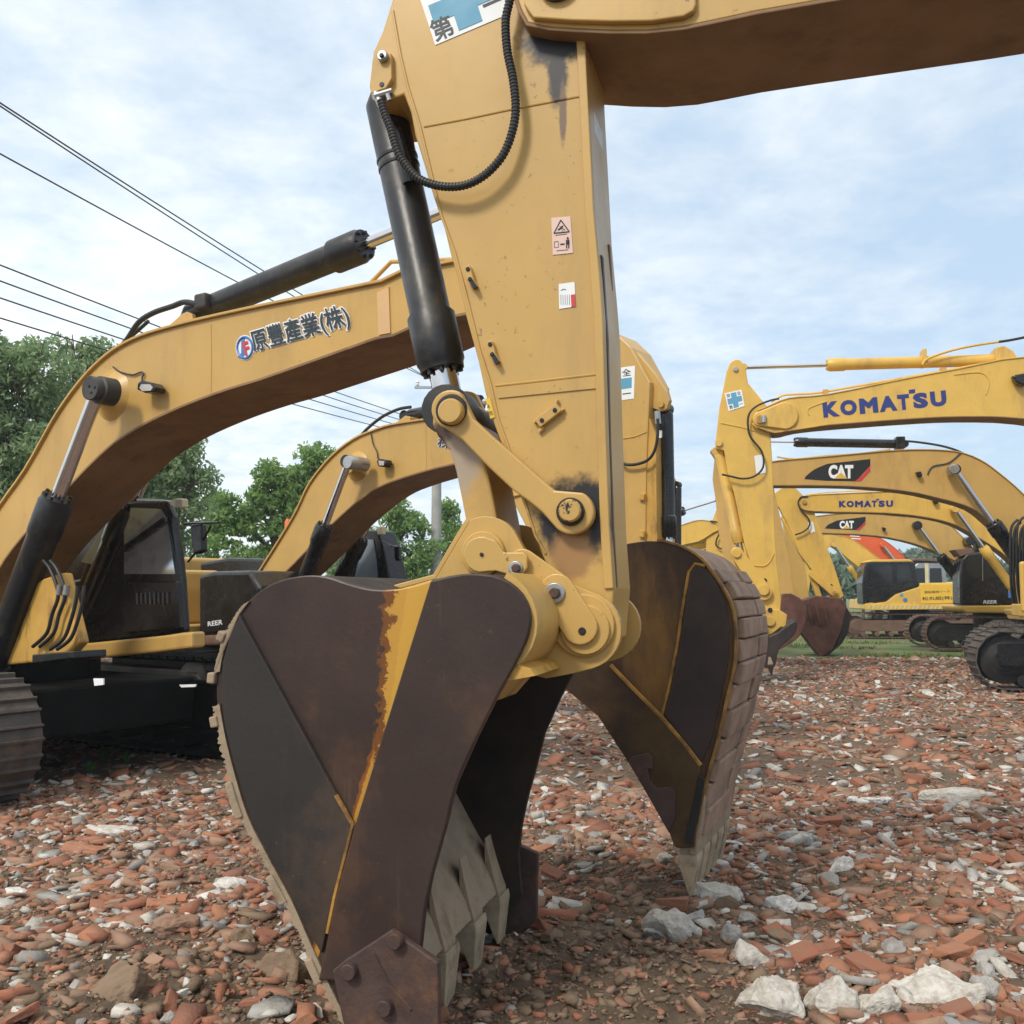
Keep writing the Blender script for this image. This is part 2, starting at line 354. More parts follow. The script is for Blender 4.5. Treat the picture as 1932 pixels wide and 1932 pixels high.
def text(name, s, m, parent, pl, p0, p1, h_px, t, off=0.0, ref=None, italic=0.0, grow=0):
    """letters with their lower left corner at px p0 and lower right corner at px p1, h_px tall"""
    vs, fs = glyphs(s, off); rv = glyphs(s, ref)[0] if ref is not None else vs
    x0 = min(v[0] for v in rv); x1 = max(v[0] for v in rv); y0 = min(v[1] for v in rv); y1 = max(v[1] for v in rv)
    A = pl.P(*p0, t); B = pl.P(*p1, t); d = B - A
    dn = math.hypot(p1[0] - p0[0], p1[1] - p0[1]); up = ((p1[1] - p0[1]) / dn, -(p1[0] - p0[0]) / dn)
    U = pl.P(p0[0] + up[0] * h_px, p0[1] + up[1] * h_px, t) - A
    out = []
    for v in vs:
        a = (v[0] - x0) / (x1 - x0); b = (v[1] - y0) / (y1 - y0)
        out.append(A + d * (a + italic * b) + U * b - pl.n * (v[2] * 0.04 * U.length))
    return link_mesh(name, out, fs, m, parent)
def arc(cx, cy, r, a0, a1, n=8, ry=None):
    ry = ry or r
    return [(cx + r * math.cos(R(a0 + (a1 - a0) * i / n)), cy - ry * math.sin(R(a0 + (a1 - a0) * i / n))) for i in range(n + 1)]
def capsule(a, b, ra, rb, n=10):
    an = math.degrees(math.atan2(-(b[1] - a[1]), b[0] - a[0]))
    return arc(a[0], a[1], ra, an + 90, an + 270, n) + arc(b[0], b[1], rb, an - 90, an + 90, n)
def weld(parent, pl, pts, t, r=0.004, m=None, name='weld_seam'):
    b = MB(); P3 = [pl.P(x, y, t) for x, y in pts]; b.tube(P3, r, 6); return b.build(name, m or m_cat, parent, smooth=True)

def track(parent, pl, sA, sB, z0, H, t0, t1, m_shoe, shoes=46, frame_m=None, name='track'):
    """crawler track running along the plane: a loop of grouser shoes round a roller frame"""
    rt = H / 2; Ls = (sB - sA) - H; per = 2 * Ls + 2 * math.pi * rt; b = MB()
    def at(d):
        d %= per
        if d < Ls: return sA + rt + d, H, 0
        d -= Ls
        if d < math.pi * rt: a = d / rt; return sB - rt + rt * math.sin(a), rt + rt * math.cos(a), a
        d -= math.pi * rt
        if d < Ls: return sB - rt - d, 0, math.pi
        d -= Ls; a = d / rt; return sA + rt - rt * math.sin(a), rt - rt * math.cos(a), math.pi + a
    p = per / shoes
    for i in range(shoes):
        s_, z_, a = at(i * p); tx, tz = math.cos(a), -math.sin(a); nx, nz_ = math.sin(a), math.cos(a)
        def q(al, ou): return pl.L(s_ + tx * al + nx * ou, t0, z0 + z_ + tz * al + nz_ * ou)
        prof = [(-p * 0.48, -0.02), (p * 0.48, -0.02), (p * 0.48, 0.0), (p * 0.2, 0.004), (p * 0.16, 0.035), (p * 0.1, 0.035), (p * 0.06, 0.004), (-p * 0.34, 0.0), (-p * 0.38, 0.03), (-p * 0.46, 0.03)]
        b.prism([q(al, ou - 0.03) for al, ou in prof], pl.n * (t1 - t0))
    tr = b.build(name, m_shoe, parent)
    c = MB(); w = (t1 - t0); fm = frame_m or m_blackm
    def bx(s0, s1, za, zb, ta, tb): c.box(pl.L(s0, ta, z0 + za), pl.u * (s1 - s0), pl.n * (tb - ta), Vector((0, 0, zb - za)))
    bx(sA + rt * 0.9, sB - rt * 0.9, H * 0.28, H * 0.72, t0 + w * 0.2, t1 - w * 0.2)
    for k in range(8):
        s_ = sA + rt + Ls * (k + 0.5) / 8; q = pl.L(s_, t0 + w * 0.15, z0 + H * 0.17); c.cyl(q, q + pl.n * w * 0.7, H * 0.1, 12)
    c.build('track_frame', fm, tr, bevel=0.01)
    for s_ in (sA + rt, sB - rt):
        d = MB(); q = pl.L(s_, t0 + w * 0.18, z0 + rt); d.lathe(q, q + pl.n * w * 0.64, [(0, rt * 0.35), (0.02, rt * 0.4), (0.03, rt * 0.7), (0.05, rt * 0.78), (w * 0.6, rt * 0.78)], 20); d.build('idler_wheel', fm, tr, smooth=True)
    return tr
def body(parent, pl, s0, tc, d, paint, z0=0.0, sc=1.0, with_cab=True, with_track=True, boomfoot=True, m_sh=None):
    """upper works and crawlers of a machine whose boom points along d*u; cab on the machine's left"""
    ts = -1 if d < 0 else 1
    def bx(b, s_a, s_b, ta, tb, za, zb): b.box(pl.L(s0 + d * s_a * sc, tc + ts * ta * sc, z0 + za * sc), pl.u * d * (s_b - s_a) * sc, pl.n * ts * (tb - ta) * sc, Vector((0, 0, (zb - za) * sc)))
    if with_track:
        for k in (-1, 1): track(parent, pl, s0 - 2.1 * sc, s0 + 2.1 * sc, z0, 0.95 * sc, tc + (k * 1.2 - 0.3) * sc, tc + (k * 1.2 + 0.3) * sc, m_sh or m_track)
        b = MB(); bx(b, -0.8, 0.8, -0.9, 0.9, 0.4, 0.85); b.cyl(pl.L(s0, tc, z0 + 0.8 * sc), pl.L(s0, tc, z0 + 1.02 * sc), 0.6 * sc, 24); b.build('undercarriage_frame', m_blackm, parent, bevel=0.02)
    b = MB(); bx(b, -1.9, 1.4, -1.35, 1.35, 1.02, 1.22); b.build('deck', paint, parent, bevel=0.02)
    b = MB(); bx(b, -1.9, -0.1, -1.35, 1.3, 1.22, 2.1); bx(b, -0.1, 0.9, -1.35, -0.45, 1.22, 1.9); b.build('engine_house', paint, parent, bevel=0.05, seg=3)
    b = MB(); cw = [pl.L(s0 + d * a * sc, tc + ts * q * sc, z0 + 1.05 * sc) for a, q in ((-1.9, -1.35), (-2.4, -1.25), (-2.7, -0.8), (-2.8, 0), (-2.7, 0.8), (-2.4, 1.25), (-1.9, 1.35))]
    b.prism(cw, Vector((0, 0, 1.0 * sc))); b.build('counterweight', paint, parent, bevel=0.08, seg=3)
    if with_cab:
        b = MB(); bx(b, -0.1, 1.5, 0.42, 1.35, 1.22, 3.0); cb = b.build('cab', m_black, parent, bevel=0.1, seg=4)
        b = MB(); bx(b, 0.15, 0.65, 1.352, 1.36, 2.0, 2.85); bx(b, 0.72, 1.35, 1.352, 1.36, 1.6, 2.85); bx(b, 1.503, 1.51, 0.5, 1.27, 1.6, 2.85); b.build('window', m_dglass, cb)
        b = MB(); bx(b, 0.68, 0.71, 1.355, 1.38, 1.5, 2.2); b.build('handle', m_black, cb)
    if boomfoot:
        b = MB(); bx(b, 0.3, 1.5, -0.42, -0.30, 1.1, 1.9); bx(b, 0.3, 1.5, 0.28, 0.40, 1.1, 1.9); b.build('boom_bracket', paint, parent, bevel=0.04)

# ------------------------------------------------------------------ ground
def gh(x, y):
    """height of the ground"""
    near = np.exp(-np.maximum(0, np.abs(y) - 14) / 10)
    h = 0.035 * np.sin(x * 1.3 + 0.7) * np.sin(y * 1.1 + 0.4) + 0.02 * np.sin(x * 3.1 + y * 2.3) + 0.014 * np.sin(x * 6.3 - y * 5.1 + 1) + 0.008 * np.sin(x * 13 + 2) * np.sin(y * 11.7)
    h = h * near
    # loose heap of soil pushed up by the near bucket and a low bank towards the left corner
    h = h + 0.10 * np.exp(-(((x - 0.35) / 0.55) ** 2 + ((y - 4.35) / 0.5) ** 2)) + 0.05 * np.exp(-(((x + 1.3) / 0.6) ** 2 + ((y - 3.9) / 0.45) ** 2))
    h = h + 0.10 * np.exp(-((y - 24.0) / 1.6) ** 2) * (0.6 + 0.4 * np.sin(x * 1.7)) * (x > 3)
    bz = np.exp(-(((x - 0.45) / 0.8) ** 4 + ((y - 4.3) / 1.1) ** 4)) + np.exp(-(((x + 1.2) / 0.9) ** 4 + ((y - 4.2) / 0.6) ** 4))
    h = h + 0.016 * bz * (np.sin(x * 31 + 3 * np.sin(y * 9)) * np.sin(y * 27 + 2 * np.sin(x * 11)) + 0.6 * np.sin(x * 47 + y * 19))
    return h - 0.02
def soft(name, parts, lo): pass
gm = bpy.data.materials.new('soil_and_grass'); gm.use_nodes = True
t = gm.node_tree; n_ = t.nodes; l_ = t.links; b = n_['Principled BSDF']; b.inputs['Roughness'].default_value = 0.95
g = n_.new('ShaderNodeNewGeometry')
def _nz(sc, det=8, ro=0.65):
    x = n_.new('ShaderNodeTexNoise'); x.inputs['Scale'].default_value = sc; x.inputs['Detail'].default_value = det; x.inputs['Roughness'].default_value = ro
    l_.new(g.outputs['Position'], x.inputs['Vector']); return x.outputs['Fac']
def _ramp(f, els):
    x = n_.new('ShaderNodeValToRGB'); l_.new(f, x.inputs[0]); e = x.color_ramp.elements
    e[0].position, e[0].color = els[0][0], (*els[0][1], 1); e[1].position, e[1].color = els[-1][0], (*els[-1][1], 1)
    for p, c in els[1:-1]:
        q = e.new(p); q.color = (*c, 1)
    return x.outputs[0]
soil = _ramp(_nz(7), [(0.25, (0.075, 0.052, 0.034)), (0.45, (0.135, 0.095, 0.063)), (0.6, (0.18, 0.125, 0.082)), (0.8, (0.24, 0.18, 0.125))])
grs = _ramp(_nz(1.1), [(0.36, (0.07, 0.15, 0.03)), (0.48, (0.11, 0.18, 0.05)), (0.56, (0.16, 0.14, 0.08)), (0.7, (0.20, 0.155, 0.11))])
sp = n_.new('ShaderNodeSeparateXYZ'); l_.new(g.outputs['Position'], sp.inputs[0])
ad = n_.new('ShaderNodeMath'); ad.operation = 'MULTIPLY_ADD'; l_.new(_nz(0.5), ad.inputs[0]); ad.inputs[1].default_value = 8; l_.new(sp.outputs[1], ad.inputs[2])
mp = n_.new('ShaderNodeMapRange'); mp.interpolation_type = 'SMOOTHSTEP'; l_.new(ad.outputs[0], mp.inputs[0]); mp.inputs[1].default_value = 27.5; mp.inputs[2].default_value = 31
mxx = n_.new('ShaderNodeMix'); mxx.data_type = 'RGBA'; l_.new(mp.outputs[0], mxx.inputs[0]); l_.new(soil, mxx.inputs[6]); l_.new(grs, mxx.inputs[7]); l_.new(mxx.outputs[2], b.inputs['Base Color'])
bp = n_.new('ShaderNodeBump'); bp.inputs['Strength'].default_value = 0.9; bp.inputs['Distance'].default_value = 0.03; l_.new(_nz(30, 12, 0.75), bp.inputs['Height']); l_.new(bp.outputs[0], b.inputs['Normal'])
def axis(lo, hi, n, c=0.0, k=4.5):
    tt = np.linspace(-1, 1, n); s_ = np.sinh(k * tt) / math.sinh(k)
    return np.where(s_ < 0, c + s_ * (c - lo), c + s_ * (hi - c))
gx = axis(-900, 900, 360, 0, 7.5); gy = axis(-300, 1500, 420, 4.5, 7.0)
X, Y = np.meshgrid(gx, gy); Z = gh(X, Y)
V = np.stack([X, Y, Z], -1).reshape(-1, 3); nx_ = len(gx); ny_ = len(gy)
idx = np.arange(nx_ * ny_).reshape(ny_, nx_)
Fq = np.stack([idx[:-1, :-1], idx[:-1, 1:], idx[1:, 1:], idx[1:, :-1]], -1).reshape(-1, 4)
me = bpy.data.meshes.new('ground'); me.from_pydata(V.tolist(), [], Fq.tolist()); me.materials.append(gm)
for p in me.polygons: p.use_smooth = True
gr = bpy.data.objects.new('ground', me); C.objects.link(gr); gr['kind'] = 'structure'

# ------------------------------------------------------------------ MACHINE 1: the near excavator, boom from the right
def base(pl, t=0.5):
    p = pl.O + pl.n * t; return Vector((p.x, p.y, 0))
P1 = Plane(720, 3.68, 15)
W1 = 1.38; TS0, TS1 = 0.47, 0.90
m1 = thing('excavator', 'nearest tan yellow excavator, its stick hanging straight down to a dark rusty bucket', 'excavator', base(P1), 'excavators parked across the yard')
g3 = lambda x, y: tuple(P1.P(x, y, TS0))
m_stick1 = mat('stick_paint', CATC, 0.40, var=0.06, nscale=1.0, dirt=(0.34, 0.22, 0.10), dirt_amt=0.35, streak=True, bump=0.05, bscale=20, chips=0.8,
    spots=[(g3(1050, 72), 0.17, GREASE, (1.0, 1, 1.35)), (g3(1052, 135), 0.10, GREASE, (2.2, 1, 0.6)), (g3(1062, 215), 0.05, (0.16, 0.10, 0.06), (3.0, 1, 0.35)),  # first blot paints grease and the boom's shadow together in black
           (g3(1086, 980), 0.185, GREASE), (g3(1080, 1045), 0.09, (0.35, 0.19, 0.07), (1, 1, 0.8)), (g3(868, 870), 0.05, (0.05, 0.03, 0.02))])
stick_l = [(745, -60), (740, 0), (722, 58), (704, 98), (697, 165), (703, 190), (742, 186), (762, 178), (775, 212), (783, 255), (800, 310), (818, 372), (838, 430), (850, 480), (862, 520), (880, 600), (902, 680), (915, 740), (932, 800), (968, 900), (998, 980), (1022, 1045), (1050, 1110), (1080, 1200)]
stick_r = [(1100, -60), (1103, 40), (1108, 150), (1114, 260), (1121, 400), (1132, 520), (1138, 600), (1144, 813), (1150, 993), (1158, 1110), (1150, 1210)]
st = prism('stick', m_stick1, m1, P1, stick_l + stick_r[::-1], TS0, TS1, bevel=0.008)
b = MB(); strip(b, P1, stick_r[1:-1], TS0 - 0.012, TS0 + 0.02, -0.035, TS0); b.build('flange', m_cat, st, bevel=0.004)
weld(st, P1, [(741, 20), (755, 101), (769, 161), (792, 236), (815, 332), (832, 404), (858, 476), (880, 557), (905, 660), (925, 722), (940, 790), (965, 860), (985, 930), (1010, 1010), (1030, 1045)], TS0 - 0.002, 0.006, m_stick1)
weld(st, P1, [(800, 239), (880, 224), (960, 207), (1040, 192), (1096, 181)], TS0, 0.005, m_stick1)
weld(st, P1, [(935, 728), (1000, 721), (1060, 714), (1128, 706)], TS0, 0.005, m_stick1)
flat('seam_band', m_cat, st, P1, [(935, 731), (1128, 709), (1129, 732), (940, 751)], TS0 - 0.006, 0.006)
# hinge plate for the bucket cylinder
hp = prism('hinge_plate', m_cat, st, P1, [(712, 96), (738, 100), (739, 148), (728, 166), (700, 176), (697, 162), (703, 110)], TS0 - 0.03, TS0, bevel=0.004)
pin('bolt', m_steel, hp, P1, 720, 103, 11, TS0 - 0.055, TS0 - 0.03); pin('bolt', m_black, hp, P1, 719, 103, 5, TS0 - 0.065, TS0 - 0.055, n=6)
pin('hole', m_black, hp, P1, 720, 159, 5, TS0 - 0.033, TS0 - 0.03)
# right-hand edge of the stick: rubbing strips and a white strip
b = MB(); strip(b, P1, [(1136, 480), (1146, 640), (1150, 813), (1156, 993), (1163, 1110)], TS0 + 0.06, TS0 + 0.10, -0.03, TS0 + 0.06); b.build('wear_strip', m_rusty_y, st, bevel=0.004)
b = MB(); strip(b, P1, [(1150, 460), (1159, 640), (1165, 813), (1169, 993), (1176, 1130)], TS0 + 0.30, TS0 + 0.34, -0.03, TS0 + 0.30); b.build('wear_strip', m_rusty_y, st, bevel=0.004)
b = MB(); strip(b, P1, [(1121, 212), (1124, 300), (1130, 402)], TS0 + 0.12, TS0 + 0.32, -0.006, TS0 + 0.12); b.build('reflector_strip', m_white, st)
# cross sticker, warning stickers
CR = [(-50, -30)]
sk = flat('cross_sticker', m_white, st, P1, [(786, -22), (821, 85), (960, 26), (925, -80)], TS0 - 0.003)
def qpt(u, v, c=((786, -22), (821, 85), (960, 26), (925, -80))):
    a = tuple(c[0][k] + (c[3][k] - c[0][k]) * u for k in (0, 1)); d = tuple(c[1][k] + (c[2][k] - c[1][k]) * u for k in (0, 1))
    return (a[0] + (d[0] - a[0]) * v, a[1] + (d[1] - a[1]) * v)
def cross(par, pl, c, t, m=m_blue):
    q = lambda u, v: qpt(u, v, c)
    a, d = 0.34, 0.66; e, f = 0.07, 0.93
    flat('blue_cross', m, par, pl, [q(a, e), q(a, a), q(e, a), q(e, d), q(a, d), q(a, f), q(d, f), q(d, d), q(f, d), q(f, a), q(d, a), q(d, e)], t, 0.0015)
def cross_sticker(par, pl, c, t):
    s_ = flat('cross_sticker', m_white, par, pl, list(c), t); cross(s_, pl, c, t - 0.002)
    for ch, u, v in (('安', 0.08, 0.28), ('全', 0.70, 0.28), ('第', 0.08, 0.93), ('一', 0.70, 0.83)):
        a = qpt(u, v, c); d = qpt(u + 0.22, v, c); h = abs(c[1][1] - c[0][1]) * (0.22 if ch != '一' else 0.03)
        text('lettering', ch, m_ink, s_, pl, a, d, h, t - 0.002, off=0.01)
    return s_
cross(sk, P1, ((786, -22), (821, 85), (960, 26), (925, -80)), TS0 - 0.005)
text('lettering', '第', m_ink, sk, P1, (822, 80), (861, 64), 42, TS0 - 0.005, off=0.015)
text('lettering', '一', m_ink, sk, P1, (912, 14), (946, -1), 5, TS0 - 0.005, off=0.02)
ws = flat('warning_sticker', m_pink, st, P1, [(1040, 411), (1076, 408), (1081, 477), (1043, 481)], TS0 - 0.003)
b = MB(); tr_ = [(1045, 440), (1058, 415), (1074, 437)]
for a, d in ((0, 1), (1, 2), (2, 0)): b.tube([P1.P(*tr_[a], TS0 - 0.004), P1.P(*tr_[d], TS0 - 0.004)], 0.0022, 6)
b.cyl(P1.P(1053, 434, TS0 - 0.004), P1.P(1062, 426, TS0 - 0.004), 0.003, 8); b.tube([P1.P(1066, 434, TS0 - 0.004), P1.P(1056, 427, TS0 - 0.004), P1.P(1062, 436, TS0 - 0.004)], 0.0016, 6)
b.tube([P1.P(1046, 456, TS0 - 0.004), P1.P(1053, 455, TS0 - 0.004), P1.P(1054, 466, TS0 - 0.004), P1.P(1046, 467, TS0 - 0.004), P1.P(1046, 456, TS0 - 0.004)], 0.001, 6)
b.tube([P1.P(1057, 461, TS0 - 0.004), P1.P(1065, 460, TS0 - 0.004)], 0.0025, 6)
b.tube([P1.P(1071, 453, TS0 - 0.004), P1.P(1071, 459, TS0 - 0.004)], 0.007, 8); b.tube([P1.P(1069, 458, TS0 - 0.004), P1.P(1069, 468, TS0 - 0.004)], 0.0025, 6); b.tube([P1.P(1073, 458, TS0 - 0.004), P1.P(1073, 468, TS0 - 0.004)], 0.0025, 6)
b.cyl(P1.P(1071, 449, TS0 - 0.007), P1.P(1071, 449, TS0 - 0.003), 0.004, 10)
b.tube([P1.P(1048, 444, TS0 - 0.004), P1.P(1070, 441, TS0 - 0.004)], 0.001, 6); b.tube([P1.P(1050, 473, TS0 - 0.004), P1.P(1072, 471, TS0 - 0.004)], 0.001, 6)
b.build('pictogram', m_ink, ws)
wl = flat('inspection_label', m_white, st, P1, [(1054, 536), (1084, 532), (1086, 578), (1055, 583)], TS0 - 0.003)
flat('red_column', m_red, wl, P1, [(1077, 556), (1084.5, 555), (1086, 577), (1078, 578.5)], TS0 - 0.005)
b = MB()
for k in range(5): b.tube([P1.P(1058 + k * 4, 556, TS0 - 0.004), P1.P(1058.5 + k * 4, 575, TS0 - 0.004)], 0.0007, 5)
b.tube([P1.P(1058, 548, TS0 - 0.004), P1.P(1064, 545, TS0 - 0.004), P1.P(1068, 547, TS0 - 0.004)], 0.0012, 5)
b.build('small_print', m_ink, wl)
ys = flat('warning_sticker', m_edge_y, st, P1, [(916, 752), (924, 750), (934, 787), (925, 790)], TS0 - 0.004)
text('lettering', 'A', m_ink, ys, P1, (919, 771), (925, 770), 8, TS0 - 0.006, off=0.01); text('lettering', '危', m_ink, ys, P1, (924, 784), (931, 782), 8, TS0 - 0.006)
ys.data.materials[0] = mat('yellow_sticker', (0.75, 0.50, 0.04), 0.5)
# bosses and clamps on the stick face
def clamp(x, y, ang, L_, w_):
    c, s_ = math.cos(R(ang)), math.sin(R(ang)); q = lambda a, d: (x + c * a - s_ * d, y + s_ * a + c * d)
    o = prism('hose_clamp', m_cat, st, P1, [q(-L_, -w_), q(L_, -w_), q(L_, w_), q(-L_, w_)], TS0 - 0.03, TS0, bevel=0.003)
    for s2 in (-0.6, 0.6): pin('bolt', m_black, o, P1, *q(L_ * s2, 0), 4.5, TS0 - 0.036, TS0 - 0.03, n=10)
    return o
c1 = clamp(1034, 783, -38, 26, 9)
b = MB()
for x0, y0, x1, y1 in ((1008, 797, 1018, 790), (1017, 815, 1026, 806), (1048, 762, 1052, 754), (1056, 778, 1064, 771)): b.tube([P1.P(x0, y0, TS0 - 0.012), P1.P(x1, y1, TS0 - 0.012)], 0.008, 8)
b.build('clamp_lug', m_cat, c1)
for (x, y) in ((883, 518), (925, 660)):
    o = prism('hose_clamp', m_cat, st, P1, [(x - 6, y - 16), (x + 3, y - 18), (x + 10, y + 8), (x + 16, y + 20), (x + 8, y + 24), (x - 3, y + 10)], TS0 - 0.035, TS0, bevel=0.003)
    pin('bolt', m_black, o, P1, x - 1, y - 11, 4.5, TS0 - 0.041, TS0 - 0.035, n=10); pin('bolt', m_black, o, P1, x + 3, y + 8, 4.5, TS0 - 0.041, TS0 - 0.035, n=10)
    prism('clamp_slot', m_black, o, P1, [(x + 1, y + 11), (x + 9, y + 9), (x + 17, y + 22), (x + 10, y + 27)], TS0 - 0.038, TS0 - 0.02, bevel=0)
# boom over the top
boom_b = [(975, -8), (984, 18), (997, 42), (1040, 50), (1085, 53), (1150, 56), (1220, 56), (1290, 49), (1344, 38), (1427, 20), (1542, 0), (1700, -26), (1932, -64), (2300, -130), (2700, -220)]
boom_t = [(978, -60), (1000, -150), (1100, -230), (1400, -330), (1932, -440), (2300, -470), (2700, -520)]
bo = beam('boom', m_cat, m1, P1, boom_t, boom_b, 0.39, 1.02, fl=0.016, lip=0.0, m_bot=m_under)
prism('reinforcing_plate', m_cat, bo, P1, [(988, 8), (1006, 33), (1080, 38), (1155, 40), (1230, 39), (1290, 30), (1308, 20), (1313, 8), (1312, -25), (1000, -120)], 0.36, 0.39, bevel=0.006)
pin('boom_pin', m_cast, bo, P1, 1050, -40, 40, 0.33, 1.08)
# rounded nose casting between the boom ears, seen from below
b = MB(); strip(b, P1, smooth2([(1100, 40), (1112, 58), (1150, 66), (1188, 64), (1200, 57)], 4), 0.47, 0.97, 0.02, 0.47); b.build('nose_casting', m_cat, bo, smooth=True)
# bucket cylinder: barrel and rod eye
hy = hyd(m1, P1, (722, 172), (852, 778), (TS0 + TS1) / 2, 39, 27, 0.875, m_cyl, gland=1.18, eyeA=False)
P1c = (TS0 + TS1) / 2
b = MB(); b.tube([P1.P(738, 232, P1c - 0.11), P1.P(752, 262, P1c - 0.12), P1.P(762, 300, P1c - 0.115), P1.P(772, 345, P1c - 0.10)], 0.028, 12); b.build('oil_port', m_black, hy, smooth=True)
for d_ in (0.36, 0.405):
    b = MB(); A = P1.P(722, 172, P1c); Bq = P1.P(852, 778, P1c); ax = (Bq - A).normalized(); rr = P1.m(40.5, 722, 172, P1c); b.lathe(A + ax * d_ * 0.9, A + ax * (d_ * 0.9 + 0.012), [(0, rr), (0.012, rr)], 32); b.build('barrel_band', m_black, hy, smooth=True)
ft = MB(); ft.cyl(P1.P(709, 176, TS0 - 0.02), P1.P(724, 206, TS0 - 0.02), 0.018, 12); ft.cyl(P1.P(707, 182, TS0 - 0.03), P1.P(740, 172, TS0 - 0.02), 0.014, 8); ft.cyl(P1.P(731, 178, TS0 - 0.03), P1.P(735, 190, TS0 - 0.03), 0.010, 8)
ft.build('hose_fitting', m_steel, m1, smooth=True)
hose('hydraulic_hose', m_rubber, m1, P1, [(719, 190), (726, 215), (736, 240), (750, 285), (765, 310), (790, 337), (830, 351), (875, 350), (915, 330), (948, 294), (966, 250), (973, 205), (968, 150), (957, 95), (954, 40), (962, 0), (968, -40)], 0.40, 8.6, n=8, ribs=0.0145)
# guide link (near side) and its pins
prism('guide_link', m_cat, m1, P1, arc(850, 772, 37, 60, 250, 14) + [(872, 830), (920, 880), (968, 925), (1000, 948), (1022, 966)] + arc(1078, 966, 42, 215, 420, 16) + [(1045, 925), (985, 872), (930, 824), (893, 790)], TS0 - 0.065, TS0 - 0.012, bevel=0.008)
prism('guide_link', m_cat, m1, P1, [(x + 28, y + 2) for x, y in arc(850, 772, 37, 60, 250, 14) + [(872, 830), (920, 880), (968, 925), (1000, 948), (1022, 966)] + arc(1078, 966, 42, 215, 420, 16) + [(1045, 925), (985, 872), (930, 824), (893, 790)]], TS1 + 0.012, TS1 + 0.065, bevel=0.008)
a = pin('link_pin', m_cast, m1, P1, 850, 773, 31, TS0 - 0.078, TS1 + 0.08, bevel=0.006)
a.data.materials[0] = mat('grease_black', GREASE, 0.5, var=0.3, bump=0.3)
a = pin('pin_cap', m_cat, a, P1, 848, 775, 25, TS0 - 0.115, TS0 - 0.078, dome=1)
a = pin('link_pin', MATS['grease_black'], m1, P1, 1075, 965, 27, TS0 - 0.085, TS1 + 0.08)
m_capw = mat('chipped_cap', CATC, 0.45, dirt=GREASE, dirt_amt=1.0, dscale=22, drange=(0.53, 0.58))
pin('pin_cap', m_capw, a, P1, 1074, 963, 22, TS0 - 0.11, TS0 - 0.085, dome=1)
# power link from cylinder pin down to the bucket
m_plink = mat('power_link_paint', CATC, 0.45, var=0.06, dirt=(0.3, 0.19, 0.08), dirt_amt=0.3, spots=[(tuple(P1.P(850, 822, 0.5)), 0.105, (0.06, 0.03, 0.02)), (tuple(P1.P(872, 870, 0.5)), 0.09, (0.42, 0.33, 0.24), (1, 1, 0.6))])
prism('power_link', m_plink, m1, P1, arc(852, 775, 36, 70, 180, 8) + [(815, 800), (825, 822), (848, 850), (860, 890), (870, 940), (879, 985), (884, 1015)] + arc(912, 1042, 44, 200, 330, 8) + [(945, 1020), (934, 960), (922, 900), (908, 845), (896, 800)], 0.50, 0.87, bevel=0.012)
# ------ bucket
out_l = smooth2([(1000, 1165), (985, 1120), (945, 1090), (890, 1082), (830, 1090), (790, 1103), (745, 1112), (700, 1112), (655, 1101), (615, 1088), (575, 1086), (530, 1095), (490, 1115), (455, 1150), (430, 1195), (413, 1250), (408, 1310), (416, 1370), (432, 1440), (462, 1540), (502, 1620), (545, 1700), (580, 1780), (612, 1850), (650, 1925), (690, 1985)], 3)
out_r = [(720, 2000), (800, 1900), (792, 1795), (800, 1720), (815, 1650), (840, 1560), (860, 1480), (900, 1390), (940, 1310), (965, 1265), (990, 1215)]
A3 = P1.P(812, 1098, 0); B3 = P1.P(640, 1670, 0); e_ = (B3 - A3).normalized(); mm = e_.cross(P1.n).normalized()
if mm.dot(P1.u) > 0: mm = -mm
pxm = 3.7 / F
def wedge(w0, k, colr, soft): return (tuple(mm), -mm.dot(A3), tuple(-e_ * k), w0 + k * e_.dot(A3), colr, soft)
m_side1 = mat('rusted_side_plate', (0.043, 0.027, 0.0235), 0.42, chips=0.55, var=0.22, nscale=1.6, dirt=(0.085, 0.045, 0.028), dirt_amt=0.8, dscale=2.2, bump=0.12, bscale=35, spec=0.35,
    patch=[wedge(0.034, 0.0, (0.22, 0.07, 0.015), 0.06), wedge(0.022, 0.0, (0.46, 0.24, 0.04), 0.04), wedge(0.180, 0.25, (0.16, 0.06, 0.015), 0.16), wedge(0.150, 0.25, (0.50, 0.27, 0.045), 0.26), wedge(0.085, 0.16, (0.55, 0.31, 0.05), 0.04)])
bk = MB(); bk.prism([P1.P(x, y, 0) for x, y in out_l + out_r], P1.n * 0.035)
buck = bk.build('bucket', m_side1, m1, bevel=0.005)
def sprism(pl, pts, tref, t0, t1):
    b = MB(); b.prism([pl.P(x, y, tref) + pl.n * (t0 - tref) for x, y in pts], pl.n * (t1 - t0)); return b
far = MB(); far.prism([P1.P(x, y, 0) + P1.n * (W1 - 0.035) for x, y in out_l + out_r], P1.n * 0.035); far.build('side_plate', m_inner_y, buck, bevel=0.004)
b = MB(); strip(b, P1, out_l[:40], 0.035, W1 - 0.035, 0.03, 0); b.build('shell', m_inner_y, buck, smooth=True)
b = MB(); strip(b, P1, out_l[39:], 0.035, W1 - 0.035, 0.03, 0); b.build('shell', m_dust, buck, smooth=True)
b = MB(); b.prism([P1.P(x, y, 0) for x, y in arc(906, 1175, 108, -62, 62, 10) + arc(906, 1175, 96, 62, -62, 10)], P1.n * 0.42); b.build('hinge_housing', m_cat, buck, smooth=True)
b = MB(); b.prism([P1.P(x, y, 0) for x, y in [(935, 1240), (1000, 1262), (1010, 1275), (955, 1285), (915, 1330)]], P1.n * 0.42); b.build('hinge_web', m_catdirty, buck)
